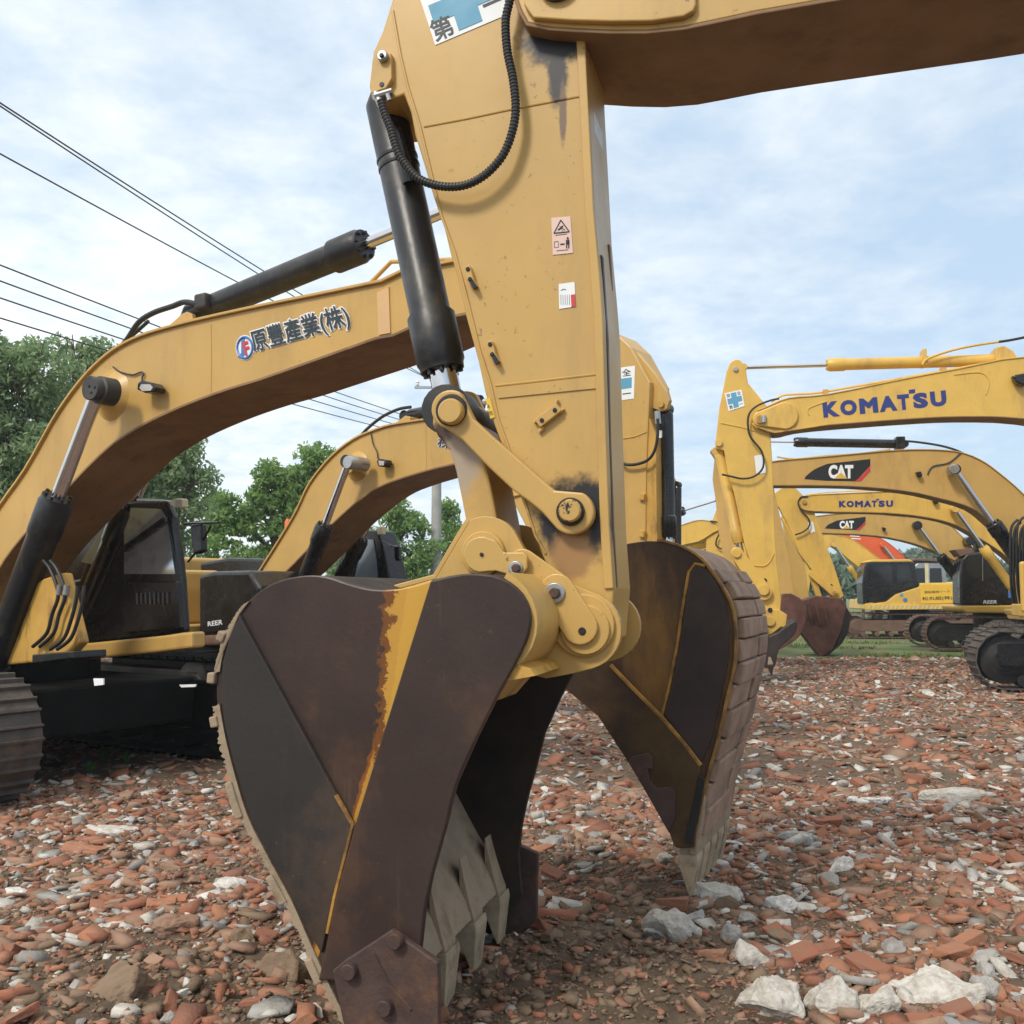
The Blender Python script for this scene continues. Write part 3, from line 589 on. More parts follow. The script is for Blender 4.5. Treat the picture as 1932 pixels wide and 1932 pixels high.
# overlay plates on the near side
prism('side_bar', m_rust, buck, P1, [(812, 1096)] + smooth2([(850, 1087), (890, 1082), (945, 1090), (985, 1120), (1001, 1165), (990, 1215), (965, 1265), (940, 1310), (900, 1390), (860, 1480), (840, 1560), (815, 1650), (800, 1720), (792, 1800)], 3) + [(735, 1850), (600, 1850), (612, 1800), (628, 1715), (668, 1560)], -0.026, 0.0, bevel=0.006)
prism('corner_plate', m_rust2, buck, P1, [(452, 1162), (664, 1553), (640, 1660), (622, 1722), (606, 1800), (592, 1775), (553, 1700), (512, 1620), (472, 1540), (440, 1440), (424, 1370), (416, 1310), (420, 1250), (433, 1200)], -0.022, 0.0, bevel=0.004)
weld(buck, P1, [(452, 1162), (530, 1306), (600, 1435), (664, 1553)], -0.012, 0.006, m_rust2); weld(buck, P1, [(634, 1500), (650, 1528), (666, 1556), (655, 1600), (632, 1690), (618, 1760)], -0.016, 0.009, m_edge_y)
for i, (a, c) in enumerate(((37, 38), (42, 44), (46, 48), (50, 52), (55, 58), (61, 64), (67, 70))):
    b = MB(); strip(b, P1, out_l[a:c], -0.02, W1 + 0.02, -0.032, 0); b.build('wear_strip', m_dust, buck, bevel=0.006)
for i, (a, c) in enumerate(((38, 47), (49, 75),)):
    b = MB(); fine = smooth2(out_l[a:c], 6); rr_ = random.Random(i)
    rag = [(x - rr_.uniform(1, 9) * (0.55 if a < 45 else 1), y + rr_.uniform(0, 4)) for x, y in fine]
    b.prism([P1.P(x, y, 0) - P1.n * 0.010 for x, y in [(x + 7, y - 3) for x, y in fine] + rag[::-1]], P1.n * (W1 + 0.02)); b.build('mud_crust', m_dust, buck)
b = MB(); strip(b, P1, smooth2([(570, 1540), (620, 1630), (675, 1740), (718, 1815), (742, 1878)], 3), 0.036, W1 - 0.036, 0.035, 0); b.build('mud_caked_lip', m_dust, buck, bevel=0.008)
# side cutter
sc_pts = [(626, 1832), (650, 1812), (738, 1755), (826, 1816), (828, 1975), (760, 2040), (690, 2010), (650, 1945)]
sct = prism('side_cutter', m_rustcut, buck, P1, sc_pts, -0.062, -0.028, bevel=0.006)
for x, y in ((742, 1778), (655, 1836), (722, 1905)):
    pin('bolt', m_rustcut, sct, P1, x, y, 15, -0.095, -0.06, dome=1)
b = MB(); b.tube([P1.P(705, 1800, -0.064), P1.P(735, 1860, -0.064), P1.P(775, 1905, -0.064)], 0.006, 6); b.build('weld_seam', m_rustcut, sct)
scf = [P1.P(x, y, 0) + P1.n * (W1 + 0.03) for x, y in [(650, 1830), (716, 1742), (832, 1800), (828, 1975), (760, 2040), (690, 2010)]]
b = MB(); b.prism(scf, P1.n * 0.035); b.build('side_cutter', m_rustcut, buck, bevel=0.006)
# teeth
def tooth(parent, pl, a, dirv, t, w, L_, th, m=None):
    """adapter and point: px a = lip point at tref 0, dirv = unit vec in plane (s,z)"""
    o = pl.P(*a, 0) + pl.n * t; d = pl.u * dirv[0] + Vector((0, 0, dirv[1])); q = d.cross(pl.n).normalized()
    def sec(s_, hw, ht): return [o + d * s_ + pl.n * x * hw + q * y * ht for x, y in ((-1, -1), (1, -1), (1, 1), (-1, 1))]
    def loft(secs):
        vs = [v for s_ in secs for v in s_]; fs = []
        for i in range(len(secs) - 1):
            for k in range(4): fs.append((i * 4 + k, i * 4 + (k + 1) % 4, i * 4 + 4 + (k + 1) % 4, i * 4 + 4 + k))
        fs += [(0, 1, 2, 3), tuple(range(len(vs) - 4, len(vs)))]; return vs, fs
    b = MB(); b.add(*loft([sec(-L_ * 1.1, w * 0.32, th * 0.05), sec(-L_ * 0.6, w * 0.38, th * 0.3), sec(-L_ * 0.2, w * 0.44, th * 0.62), sec(0.0, w * 0.48, th * 0.8), sec(L_ * 0.1, w * 0.45, th * 0.7)]))
    ad = b.build('tooth_adapter', m_dust, parent, bevel=0.02, seg=3)
    b = MB(); b.add(*loft([sec(L_ * 0.06, w * 0.58, th * 0.95), sec(L_ * 0.2, w * 0.6, th * 0.95), sec(L_ * 0.6, w * 0.52, th * 0.5), sec(L_ * 0.92, w * 0.45, th * 0.15), sec(L_, w * 0.4, th * 0.08)]))
    b.build('tooth', m or m_tooth, ad, bevel=0.026, seg=4)
for k in range(4): tooth(buck, P1, (744, 1872), (0.14, -0.99), 0.12 + k * (W1 - 0.24) / 3, 0.14, 0.225, 0.048)
# ears, pins and the lock plates
ear = [(700, 1190), (740, 1115), (822, 1092), (856, 1034), (886, 984)] + arc(916, 1040, 66, 118, 35, 8) + [(988, 1035), (1010, 1062), (1062, 1095)] + arc(1098, 1190, 74, 62, -75, 12) + [(1075, 1272), (1030, 1280), (985, 1268), (955, 1250), (900, 1290), (760, 1330)]
prism('hinge_ear', m_cat, buck, P1, ear, 0.405, 0.45, bevel=0.008)
b = sprism(P1, ear, 0.405, 0.92, 0.965); b.build('hinge_ear', m_cat, buck, bevel=0.008)
b = MB(); strip(b, P1, [(745, 1113), (822, 1092), (856, 1034), (886, 984)], 0.405, 0.965, 0.02, 0.405); b.build('hinge_top_plate', m_cat, buck, bevel=0.003)
hb = pin('hinge_boss', m_cat, buck, P1, 910, 1044, 42, 0.375, 0.405); 
pin('grease_spot', MATS['grease_black'], hb, P1, 908, 1046, 4, 0.345, 0.352, n=10)
lp1 = prism('lock_plate', m_cat, buck, P1, arc(908, 1046, 34, 80, 262, 10) + [(935, 1077), (960, 1084), (970, 1098), (985, 1085), (994, 1072), (995, 1050), (988, 1042), (950, 1042), (935, 1020)], 0.352, 0.375, bevel=0.005)
pin('washer', m_steel, lp1, P1, 972, 1072, 14, 0.340, 0.352); pin('bolt', m_rustcut, lp1, P1, 972, 1072, 9, 0.318, 0.340, n=6)
prism('bucket_link', m_cat, buck, P1, capsule((985, 1062), (1052, 1108), 27, 26), 0.392, 0.405, bevel=0.005)
pin('hinge_boss', m_cat, buck, P1, 1100, 1180, 59, 0.385, 0.405); pin('hinge_boss', m_cat, buck, P1, 1103, 1188, 47, 0.368, 0.385)
pin('bucket_pin', m_cast, buck, P1, 1100, 1190, 30, 0.44, 0.99)
lp2 = prism('lock_plate', m_cat, buck, P1, capsule((1050, 1114), (1094, 1184), 32, 33), 0.345, 0.368, bevel=0.005)
pin('washer', m_steel, lp2, P1, 1046, 1119, 20, 0.335, 0.345); pin('bolt', m_rustcut, lp2, P1, 1045, 1119, 11, 0.312, 0.335, n=6)
pin('grease_hole', MATS['grease_black'], lp2, P1, 1098, 1191, 7.5, 0.341, 0.346)
body(m1, P1, P1.sof(P1.P(1100, 1190, 0.7)) + 7.9, 0.70, -1, m_cat, sc=1.05)

# ------------------------------------------------------------------ MACHINE 2: boom with the black company lettering
P2 = Plane(1290, 5.42, 33)
TA0, TA1 = 0.34, 1.0
m2 = thing('excavator', 'left excavator with black company lettering on its arched boom, muddy bucket right of centre', 'excavator', base(P2), 'excavators parked across the yard')
topA = smooth2([(-160, 1260), (-60, 1060), (0, 960), (51, 888), (100, 801), (128, 757), (162, 713), (195, 680), (226, 657), (269, 636), (321, 620), (385, 604), (495, 580), (600, 559), (723, 534)], 3) + [(760, 516), (870, 494), (960, 480), (1005, 520)]
botA = smooth2([(-100, 1300), (-30, 1140), (0, 1072), (44, 1011), (128, 921), (164, 883), (205, 844), (246, 815), (290, 790), (359, 759), (430, 733), (495, 713), (600, 676), (712, 636)], 3) + [(743, 631), (797, 606), (880, 590), (960, 590), (1005, 560)]
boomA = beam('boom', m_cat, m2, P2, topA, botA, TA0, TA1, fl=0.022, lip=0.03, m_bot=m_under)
weld(boomA, P2, [(398, 612), (399, 675), (398, 740)], TA0, 0.006)
flat('seam_band', mat('primer_patch', (0.66, 0.42, 0.20), 0.5), boomA, P2, [(711, 552), (733, 541), (736, 628), (714, 632)], TA0 - 0.012, 0.012)
weld(boomA, P2, [(766, 545), (792, 556)], TA0, 0.010, m_under)
TT = TA0 - 0.004
lg = flat('company_logo', m_white, boomA, P2, arc(462, 656, 17.5, 0, 360, 28, ry=24), TT, 0.002)
bl = mat('logo_blue', (0.06, 0.18, 0.50), 0.4)
b = MB(); ring = smooth2([(462 + 14.3 * math.cos(R(a)), 656 - 20 * math.sin(R(a))) for a in range(0, 360, 20)], 2, True); q = [P2.P(x, y, TT - 0.003) for x, y in ring]; b.tube(q + [q[0]], 0.009, 8); b.build('blue_ring', bl, lg)
flat('blue_stroke', bl, lg, P2, [(455, 640), (461, 638), (462, 668), (455, 677), (448, 673), (455, 666)], TT - 0.004, 0.002)
text('lettering', 'F', m_red, lg, P2, (463, 672), (474, 669), 27, TT - 0.006, off=0.035)
text('lettering_outline', '原豐產業(株)', m_white, boomA, P2, (481, 671), (665, 620), 48, TT, off=0.06, ref=0.015)
text('lettering', '原豐產業(株)', m_ink, boomA, P2, (481, 671), (665, 620), 48, TT - 0.008, off=0.015)
# lamp, cable, pin casting
lmp = prism('work_lamp', m_black, boomA, P2, [(259, 723), (266, 717), (286, 722), (293, 731), (290, 739), (272, 741), (258, 735)], TA0 - 0.14, TA0 - 0.03, bevel=0.01)
flat('lamp_lens', m_lens, lmp, P2, [(266, 725), (283, 725), (288, 731), (284, 737), (268, 738), (263, 732)], TA0 - 0.146, 0.004)
hose('lamp_cable', m_wire, boomA, P2, [(213, 692), (228, 702), (250, 707), (266, 702), (271, 706), (268, 713), (269, 722)], TA0 - 0.015, 1.6)
cs = MB(); q = P2.P(212, 745, TA0); cs.lathe(q - P2.n * 0.16, q + P2.n * 0.01, [(0, 0.10), (0.06, 0.105), (0.12, 0.15), (0.155, 0.22), (0.17, 0.24)], 28); cs.build('cylinder_boss', m_cat, boomA, smooth=True)
cy = hyd(m2, P2, (-14, 1262), (186, 735), TA0 - 0.27, 27, 12.5, 0.63, m_cyl, gland=1.12)
b = MB(); q = P2.P(172, 733, TA0 - 0.40); b.lathe(q, q + P2.n * 0.2, [(0, 0.085), (0.02, 0.095), (0.06, 0.095), (0.07, 0.115), (0.2, 0.115)], 24); b.build('pin_cap', m_cast, cy, smooth=True)
for dx, dy in ((-5, -5), (6, -3), (-1, 7)): pin('bolt_hole', MATS['grease_black'], cy, P2, 171 + dx, 733 + dy, 3, TA0 - 0.408, TA0 - 0.39, n=10)
hyd(m2, P2, (112, 1290), (283, 868), TA1 + 0.32, 26, 12, 0.80, m_black, gland=1.1)
ac = hyd(m2, P2, (352, 600), (905, 372), 0.66, 24, 10, 0.655, m_cyl, gland=1.22, eyeA=False)
b = MB(); b.box(P2.P(364, 584, 0.5), P2.u * 0.14, Vector((0, 0, 0.13)), P2.n * 0.18); b.build('valve_block', m_cast, ac, bevel=0.02)
prism('cylinder_bracket', m_cat, boomA, P2, [(310, 622), (343, 592), (352, 588), (362, 592), (364, 606)], 0.50, 0.54, bevel=0.004)
prism('cylinder_bracket', m_cat, boomA, P2, [(310, 622), (343, 592), (352, 588), (362, 592), (364, 606)], 0.78, 0.82, bevel=0.004)
hose('hydraulic_hose', m_rubber, m2, P2, [(222, 662), (240, 640), (262, 608), (290, 590), (325, 578), (348, 570), (372, 574)], 0.52, 5.2)
hose('hydraulic_hose', m_rubber, m2, P2, [(190, 690), (225, 655), (262, 622), (280, 606)], 0.62, 3.5)
b = MB(); b.tube([P2.P(697, 536, 0.5), P2.P(738, 494, 0.5), P2.P(870, 489, 0.5)], 0.016, 10); b.build('handrail', m_cat, boomA, smooth=True)
# hidden stick, seen in slivers beside the near one
prism('stick', m_cat, m2, P2, [(895, 365), (925, 350), (975, 400), (1020, 560), (1060, 800), (1100, 1060), (1110, 1150), (1065, 1150), (1000, 1010), (938, 890), (925, 700), (905, 500)], 0.44, 0.72, bevel=0.01)
weld(m2, P2, [(950, 942), (975, 934), (1005, 928)], 0.43, 0.008)
# bucket of machine 2
W2 = 0.95; P2a = P2; P2 = Plane(1290, 5.42, 22)
oA = smooth2([(1063, 1180), (1110, 1080), (1150, 1038), (1188, 1025), (1240, 1021), (1288, 1034), (1322, 1055), (1349, 1090), (1376, 1135), (1386, 1187), (1384, 1251), (1370, 1315), (1352, 1396), (1335, 1457), (1318, 1530), (1306, 1600)], 3)
oB = [(1276, 1600), (1262, 1570), (1186, 1440), (1127, 1350), (1063, 1297), (1050, 1260)]
bk2 = prism('bucket', m_rusty_y, m2, P2, oA + oB, 0, 0.03, bevel=0.005)
b = sprism(P2, oA + oB, 0, W2 - 0.03, W2); b.build('side_plate', m_inner_y, bk2)
b = MB(); strip(b, P2, oA, 0.03, W2 - 0.03, -0.03, 0); b.build('shell', m_mud, bk2, smooth=True)
prism('side_bar', m_bar2, bk2, P2, [(1050, 1262), (1060, 1240), (1110, 1225), (1160, 1262), (1240, 1350), (1322, 1446), (1316, 1480), (1310, 1600), (1272, 1598), (1262, 1570), (1186, 1440), (1127, 1350), (1063, 1297)], -0.03, 0, bevel=0.006)
weld(bk2, P2, [(1152, 1255), (1200, 1305), (1249, 1354), (1290, 1402), (1322, 1444)], -0.024, 0.012, m_edge_y)
weld(bk2, P2, [(1249, 1352), (1262, 1300), (1278, 1220), (1288, 1150), (1300, 1080), (1312, 1064), (1330, 1068)], -0.004, 0.010, m_edge_y)
prism('tip_insert', m_blackm, bk2, P2, [(1318, 1462), (1330, 1470), (1318, 1540), (1306, 1592), (1290, 1590), (1304, 1530)], -0.045, -0.028, bevel=0.004)
prism('corner_plate', m_corner2, bk2, P2, [(1253, 1350), (1266, 1300), (1282, 1220), (1292, 1150), (1302, 1085), (1313, 1068), (1330, 1074), (1352, 1100), (1368, 1140), (1376, 1187), (1373, 1251), (1360, 1315), (1342, 1396), (1324, 1438)], -0.016, 0, bevel=0.004)
b = MB(); strip(b, P2, oA[12:], -0.01, 0.035, 0.012, 0); b.build('rim_weld', m_edge_y, bk2)
for k in range(15):     # hard-facing plates round the back
    i = 20 + k * 2
    if i + 2 < len(oA):
        b = MB(); strip(b, P2, [oA[i], oA[i + 1], ((oA[i + 1][0] * 0.12 + oA[i + 2][0] * 0.88), (oA[i + 1][1] * 0.12 + oA[i + 2][1] * 0.88))], 0.04 + 0.03 * (k % 2), W2 * 0.60 + 0.03 * (k % 3), 0.030 + 0.014 * (k % 2), 0)
        b.build('wear_plate', m_mud, bk2, bevel=0.008)
        b = MB(); strip(b, P2, [oA[i], oA[i + 1], ((oA[i + 1][0] * 0.12 + oA[i + 2][0] * 0.88), (oA[i + 1][1] * 0.12 + oA[i + 2][1] * 0.88))], W2 * 0.70, W2, 0.034, 0)
        b.build('wear_plate', m_mud, bk2, bevel=0.008)
cut = prism('side_cutter', m_rustcut, bk2, P2, [(1186, 1438), (1192, 1428), (1222, 1421), (1231, 1432), (1231, 1452), (1222, 1450), (1226, 1474), (1238, 1488), (1262, 1486), (1274, 1494), (1273, 1545), (1262, 1572)], -0.06, -0.03, bevel=0.004)
b = MB(); strip(b, P2, [(1316, 1500), (1308, 1560), (1300, 1612)], 0, W2, 0.04, 0); b.build('cutting_edge', m_dust, bk2, bevel=0.006)
for k in range(5): tooth(bk2, P2, (1296, 1608), (0.03, -0.999), 0.07 + k * (W2 - 0.14) / 4, 0.12, 0.23, 0.055)
prism('hinge_ear', m_catdirty, bk2, P2, [(1060, 1100), (1090, 1060), (1180, 1060), (1230, 1130), (1190, 1230), (1070, 1250)], 0.30, 0.34, bevel=0.006)
pin('washer', m_steel, bk2, P2, 1192, 1190, 14, 0.25, 0.30)
P2 = P2a
# upper works
sA0 = P2.sof(P2.P(-40, 1200, 0.6)) - 0.3
body(m2, P2, sA0 - 0.35, 0.66, 1, m_cat, with_cab=False, with_track=False, boomfoot=False)
sTr = P2.sof(P2.P(84, 1400, -0.38))
track(m2, P2, sTr - 4.5, sTr, 0.0, 0.98, -0.98, -0.38, m_track, shoes=44)
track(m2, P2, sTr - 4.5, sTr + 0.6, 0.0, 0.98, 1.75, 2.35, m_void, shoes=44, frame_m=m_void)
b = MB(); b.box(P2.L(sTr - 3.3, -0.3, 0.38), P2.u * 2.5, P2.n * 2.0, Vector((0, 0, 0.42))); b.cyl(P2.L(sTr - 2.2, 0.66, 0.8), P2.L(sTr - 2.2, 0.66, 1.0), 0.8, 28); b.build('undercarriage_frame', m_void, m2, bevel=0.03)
prism('skirt', m_cat, m2, P2, [(60, 1218), (170, 1213), (300, 1200), (362, 1192), (362, 1222), (280, 1232), (160, 1244), (60, 1252)], 0.95, 1.1, bevel=0.02)
prism('boom_bracket', m_catdirty, m2, P2, [(-60, 1140), (10, 1160), (40, 1120), (80, 1092), (118, 1080), (128, 1120), (150, 1212), (120, 1245), (40, 1252), (-60, 1262)], 0.1, 0.2, bevel=0.02)
prism('step', m_black, m2, P2, [(60, 1235), (140, 1228), (140, 1242), (60, 1252)], 0.0, 0.3, bevel=0.01)
for dx in (0, 13):
    hose('hydraulic_hose', m_rubber, m2, P2, [(62 + dx, 1220), (88 + dx, 1195), (98 + dx, 1160), (110 + dx, 1120), (95 + dx, 1075), (82 + dx, 1058)], 0.05, 3.6)
    hose('hydraulic_hose', m_rubber, m2, P2, [(95 + dx, 1225), (120 + dx, 1205), (134 + dx, 1170), (144 + dx, 1130), (146 + dx, 1105)], 0.02, 3.6)
    b = MB(); b.cyl(P2.P(111 + dx, 1122, 0.04), P2.P(114 + dx, 1104, 0.04), 0.026, 10); b.build('hose_fitting', m_steel, m2, smooth=True)
cabm = [(150, 1092), (172, 1030), (200, 975), (222, 945), (314, 944), (326, 975), (336, 1040), (342, 1095), (348, 1192), (300, 1200), (170, 1214), (112, 1218), (108, 1100)]
cab2 = prism('cab', m_black, m2, P2, cabm, 1.25, 1.33, bevel=0.03, seg=3)
prism('cab_rear', m_black, cab2, P2, [(100, 1110), (120, 1090), (140, 1030), (158, 985), (170, 960), (228, 955), (232, 1190), (104, 1205)], 1.33, 1.95, bevel=0.03)
m_wgl = mat('reflecting_glass', (0.50, 0.60, 0.70), 0.07, metal=0.8, var=0.25, nscale=1.1, dirt=(0.16, 0.12, 0.08), dirt_amt=0.8, dscale=1.6)
wn = flat('side_window', m_wgl, cab2, P2, [(234, 1000), (246, 958), (302, 960), (312, 975), (322, 1030), (330, 1083), (234, 1083)], 1.235, 0.012)
flat('side_window', m_wgl, cab2, P2, [(152, 1060), (176, 1022), (200, 982), (216, 962), (205, 1010), (188, 1068)], 1.235, 0.012)
prism('window_bar', m_black, wn, P2, [(234, 1028), (306, 976), (312, 986), (234, 1042)], 1.21, 1.235, bevel=0.004)
prism('door_panel', m_black, cab2, P2, [(232, 1098), (334, 1096), (340, 1186), (234, 1194)], 1.20, 1.25, bevel=0.015)
for k in range(8): prism('louvre', m_cast, cab2, P2, [(256 + k * 8.2, 1118), (259 + k * 8.2, 1118), (260 + k * 8.2, 1140), (257 + k * 8.2, 1140)], 1.185, 1.20, bevel=0)
lt = MB(); lt.box(P2.P(326, 958, 1.2), P2.u * 0.10, Vector((0, 0, 0.085)), P2.n * 0.1); lt = lt.build('cab_lamp', m_cream, cab2, bevel=0.015)
flat('lamp_lens', m_lens, lt, P2, [(331, 956), (343, 956), (343, 943), (331, 943)], 1.192, 0.006)
b = MB(); b.tube([P2.P(262, 945, 1.3), P2.P(326, 950, 1.3)], 0.03, 10); b.build('lamp_bar', m_steel, cab2, smooth=True)
b = MB(); b.tube([P2.P(348, 988, 1.2), P2.P(384, 987, 1.1), P2.P(412, 986, 1.0)], 0.012, 8); b.tube([P2.P(355, 1060, 1.2), P2.P(375, 1035, 1.15), P2.P(398, 992, 1.05)], 0.010, 8); b.build('mirror_arm', m_black, cab2)
prism('mirror', m_black, cab2, P2, [(358, 990), (378, 988), (380, 1040), (366, 1046), (360, 1030)], 1.08, 1.16, bevel=0.02)
for q in (((176, 1280), (195, 1280), (195, 1292), (178, 1294)), ((338, 1292), (370, 1291), (368, 1296), (342, 1297))): flat('reflector_tag', m_white, m2, P2, list(q), 0.9 if q[0][0] > 200 else -0.32, 0.01)

# ------------------------------------------------------------------ MACHINE 3: second boom on the left
P3 = Plane(1180, 10.0, 36)
m3 = thing('excavator', 'smaller arched boom under the lettered boom, grey window of its cab showing below', 'excavator', base(P3), 'excavators parked across the yard')
topB = smooth2([(482, 1094), (531, 1017), (562, 964), (587, 912), (628, 862), (669, 830), (703, 815), (741, 803), (813, 792), (900, 780), (1010, 772)], 3)
botB = smooth2([(497, 1113), (541, 1076), (577, 1040), (618, 997), (656, 961), (703, 925), (741, 907), (800, 888), (854, 875), (960, 856), (1030, 850)], 3)
b3 = beam('boom', m_cat, m3, P3, topB, botB, 0.0, 0.62, fl=0.022, lip=0.03, m_bot=m_under)
weld(b3, P3, [(803, 796), (804, 845), (805, 886)], 0.0, 0.005)
text('lettering_outline', '株)', m_white, b3, P3, (823, 846), (858, 852), 22, -0.003, off=0.05, ref=0.02); text('lettering', '株)', m_ink, b3, P3, (823, 846), (858, 852), 22, -0.006, off=0.02)
q = P3.P(674, 880, 0); cs = MB(); cs.lathe(q - P3.n * 0.14, q + P3.n * 0.01, [(0, 0.09), (0.06, 0.10), (0.12, 0.15), (0.15, 0.20)], 24); cs.build('cylinder_boss', m_cat, b3, smooth=True)
c3 = hyd(m3, P3, (560, 1135), (658, 871), -0.26, 15, 7, 0.555, m_black, gland=1.15)
b = MB(); q = P3.P(655, 872, -0.42); b.lathe(q, q + P3.n * 0.3, [(0, 0.07), (0.02, 0.08), (0.3, 0.08)], 20); b.build('pin_cap', m_steel, c3, smooth=True)
hyd(m3, P3, (618, 1150), (720, 930), 0.9, 15, 7, 0.62, m_black, gland=1.1)
hyd(m3, P3, (768, 786), (1010, 740), 0.31, 13, 6, 0.6, m_black, gland=1.2)
prism('cylinder_bracket', m_cat, b3, P3, [(736, 805), (764, 784), (773, 786), (774, 798)], 0.1, 0.5, bevel=0.01)
hose('hydraulic_hose', m_rubber, m3, P3, [(676, 828), (694, 808), (722, 786), (752, 772), (775, 768)], 0.2, 3.0)
l3 = prism('work_lamp', m_black, b3, P3, [(710, 870), (714, 865), (727, 867), (729, 874), (724, 881), (713, 880)], -0.14, -0.03, bevel=0.01)
flat('lamp_lens', m_lens, l3, P3, [(714, 869), (725, 870), (724, 878), (715, 878)], -0.146, 0.004)
hose('lamp_cable', m_wire, b3, P3, [(700, 818), (704, 838), (711, 852), (713, 866)], -0.015, 1.2)
c = prism('cab', m_black, m3, P3, [(622, 1150), (630, 1080), (650, 1030), (672, 1000), (712, 1000), (722, 1030), (736, 1090), (742, 1190), (640, 1190)], 1.2, 1.55, bevel=0.03, seg=3)
flat('side_window', mat('pale_reflecting_glass', (0.20, 0.25, 0.31), 0.12, spec=0.8), c, P3, [(668, 1150), (670, 1085), (680, 1045), (690, 1018), (704, 1018), (710, 1060), (716, 1150)], 1.185, 0.012)
lt = MB(); lt.box(P3.P(711, 1009, 1.15), P3.u * 0.09, Vector((0, 0, 0.11)), P3.n * 0.08); lt.build('cab_lamp', m_cream, c, bevel=0.015)
b = MB(); b.tube([P3.P(722, 1020, 1.2), P3.P(738, 1030, 1.1), P3.P(752, 1032, 1.0)], 0.012, 8); b.build('mirror_arm', m_black, c)
prism('mirror', m_black, c, P3, [(742, 1030), (752, 1030), (753, 1058), (744, 1058)], 1.0, 1.06, bevel=0.02)
prism('skirt', m_catdirty, m3, P3, [(640, 1190), (760, 1184), (760, 1205), (640, 1212)], 1.15, 1.3, bevel=0.02)
tb = prism('tool_box', m_black, m3, P3, [(374, 1085), (400, 1078), (470, 1076), (492, 1110), (492, 1190), (374, 1202)], -0.9, 0.0, bevel=0.05, seg=3)
text('lettering', 'REER', m_white, tb, P3, (392, 1182), (420, 1178), 9, -0.905, off=0.02, italic=0.04)
prism('engine_house', m_black, m3, P3, [(376, 1062), (430, 1052), (500, 1054), (500, 1110), (380, 1116)], 0.0, 1.0, bevel=0.04)
b = MB(); b.tube([P3.P(380, 1112, -0.5), P3.P(384, 1096, -0.6), P3.P(440, 1100, -0.7), P3.P(446, 1128, -0.7)], 0.02, 10); b.tube([P3.P(408, 1118, -0.6), P3.P(470, 1119, -0.7)], 0.028, 10); b.build('handrail', m_cat, m3, smooth=True)
prism('boom_bracket', m_catdirty, m3, P3, [(468, 1092), (486, 1090), (500, 1112), (492, 1130), (476, 1126)], -0.08, -0.03, bevel=0.01)
prism('frame', m_trackb, m3, P3, [(330, 1200), (470, 1195), (520, 1192), (520, 1214), (330, 1220)], -0.9, 0.9, bevel=0.03)
bcn = MB(); q = P3.P(543, 997, 1.4); bcn.lathe(q, q + Vector((0, 0, 0.14)), [(0, 0.05), (0.02, 0.05), (0.1, 0.045), (0.14, 0.02)], 16); bcn.build('beacon', m_orange, m3, smooth=True)
s3 = prism('stick', m_cat, m3, P3, [(1090, 640), (1162, 628), (1190, 655), (1226, 721), (1222, 813), (1219, 890), (1217, 1060), (1150, 1060), (1120, 900), (1095, 760)], 0.0, 0.42, bevel=0.01)
prism('hinge_plate', m_cat, s3, P3, [(1165, 632), (1178, 642), (1207, 670), (1237, 706), (1258, 738), (1263, 755), (1258, 772), (1248, 776), (1226, 768), (1200, 700)], 0.08, 0.14, bevel=0.006)
pin('hinge_pin', m_catdirty, s3, P3, 1246, 763, 6, 0.05, 0.14)
weld(s3, P3, [(1172, 828), (1198, 824), (1220, 815)], -0.002, 0.006)
cross_sticker(s3, P3, ((1120, 700), (1124, 762), (1196, 752), (1198, 690)), -0.004)
prism('front_plate', m_catdirty, s3, P3, [(1222, 780), (1237, 820), (1240, 1060), (1216, 1060), (1220, 890)], 0.02, 0.40, bevel=0.006)
for y in (930, 1000): prism('hose_clamp', m_catdirty, s3, P3, [(1206, y), (1216, y + 2), (1214, y + 14), (1204, y + 12)], -0.04, 0.0, bevel=0.004)
hyd(m3, P3, (1256, 772), (1262, 1100), 0.2, 14, 9, 0.74, m_black, gland=1.2)
b = MB(); b.tube([P3.P(1240, 776, 0.0), P3.P(1242, 800, 0.0)], 0.03, 10); b.build('hose_fitting', m_steel, m3, smooth=True)
hose('hydraulic_hose', m_rubber, m3, P3, [(1241, 790), (1241, 820), (1235, 850), (1222, 868), (1200, 876), (1180, 876), (1170, 868)], -0.06, 3.0)
flat('sticker', m_white, m3, P3, [(1241, 812), (1249, 812), (1249, 826), (1241, 826)], 0.02, 0.004)
sB0 = P3.sof(P3.P(440, 1150, 0.3))
body(m3, P3, sB0 - 0.6, 0.3, 1, m_cat, with_cab=False, boomfoot=False, m_sh=m_blackm)

# ------------------------------------------------------------------ further machines on the left row, seen behind the sticks
P4 = Plane(1270, 15.0, 33)
m4 = thing('excavator', 'excavator showing only a black bucket cylinder right of the blue cross stick', 'excavator', base(P4), 'excavators parked across the yard')
prism('stick', m_cat, m4, P4, [(1160, 820), (1215, 800), (1245, 860), (1266, 905), (1264, 930), (1252, 930), (1246, 1180), (1180, 1180)], 0, 0.2, bevel=0.01)
hyd(m4, P4, (1278, 915), (1277, 1120), 0.2, 8, 5, 0.7, m_black, gland=1.2)
prism('bucket', m_redrust, m4, P4, smooth2([(1262, 1150), (1320, 1140), (1350, 1180), (1340, 1240), (1290, 1300), (1240, 1240)], 3, True), -0.3, 0.7, bevel=0.02)
P5 = Plane(1350, 24.0, 30)
m5 = thing('excavator', 'tan stick peeping out left of the big golden stick, thin rod beside it', 'excavator', base(P5), 'excavators parked across the yard')
prism('stick', m_cat, m5, P5, [(1349, 850), (1362, 852), (1372, 900), (1385, 1000), (1400, 1120), (1380, 1130), (1355, 1000), (1350, 945), (1344, 905)], 0, 0.4, bevel=0.01)
hyd(m5, P5, (1230, 982), (1353, 944), 0.2, 6.5, 1.8, 0.50, m_black, gland=1.35)
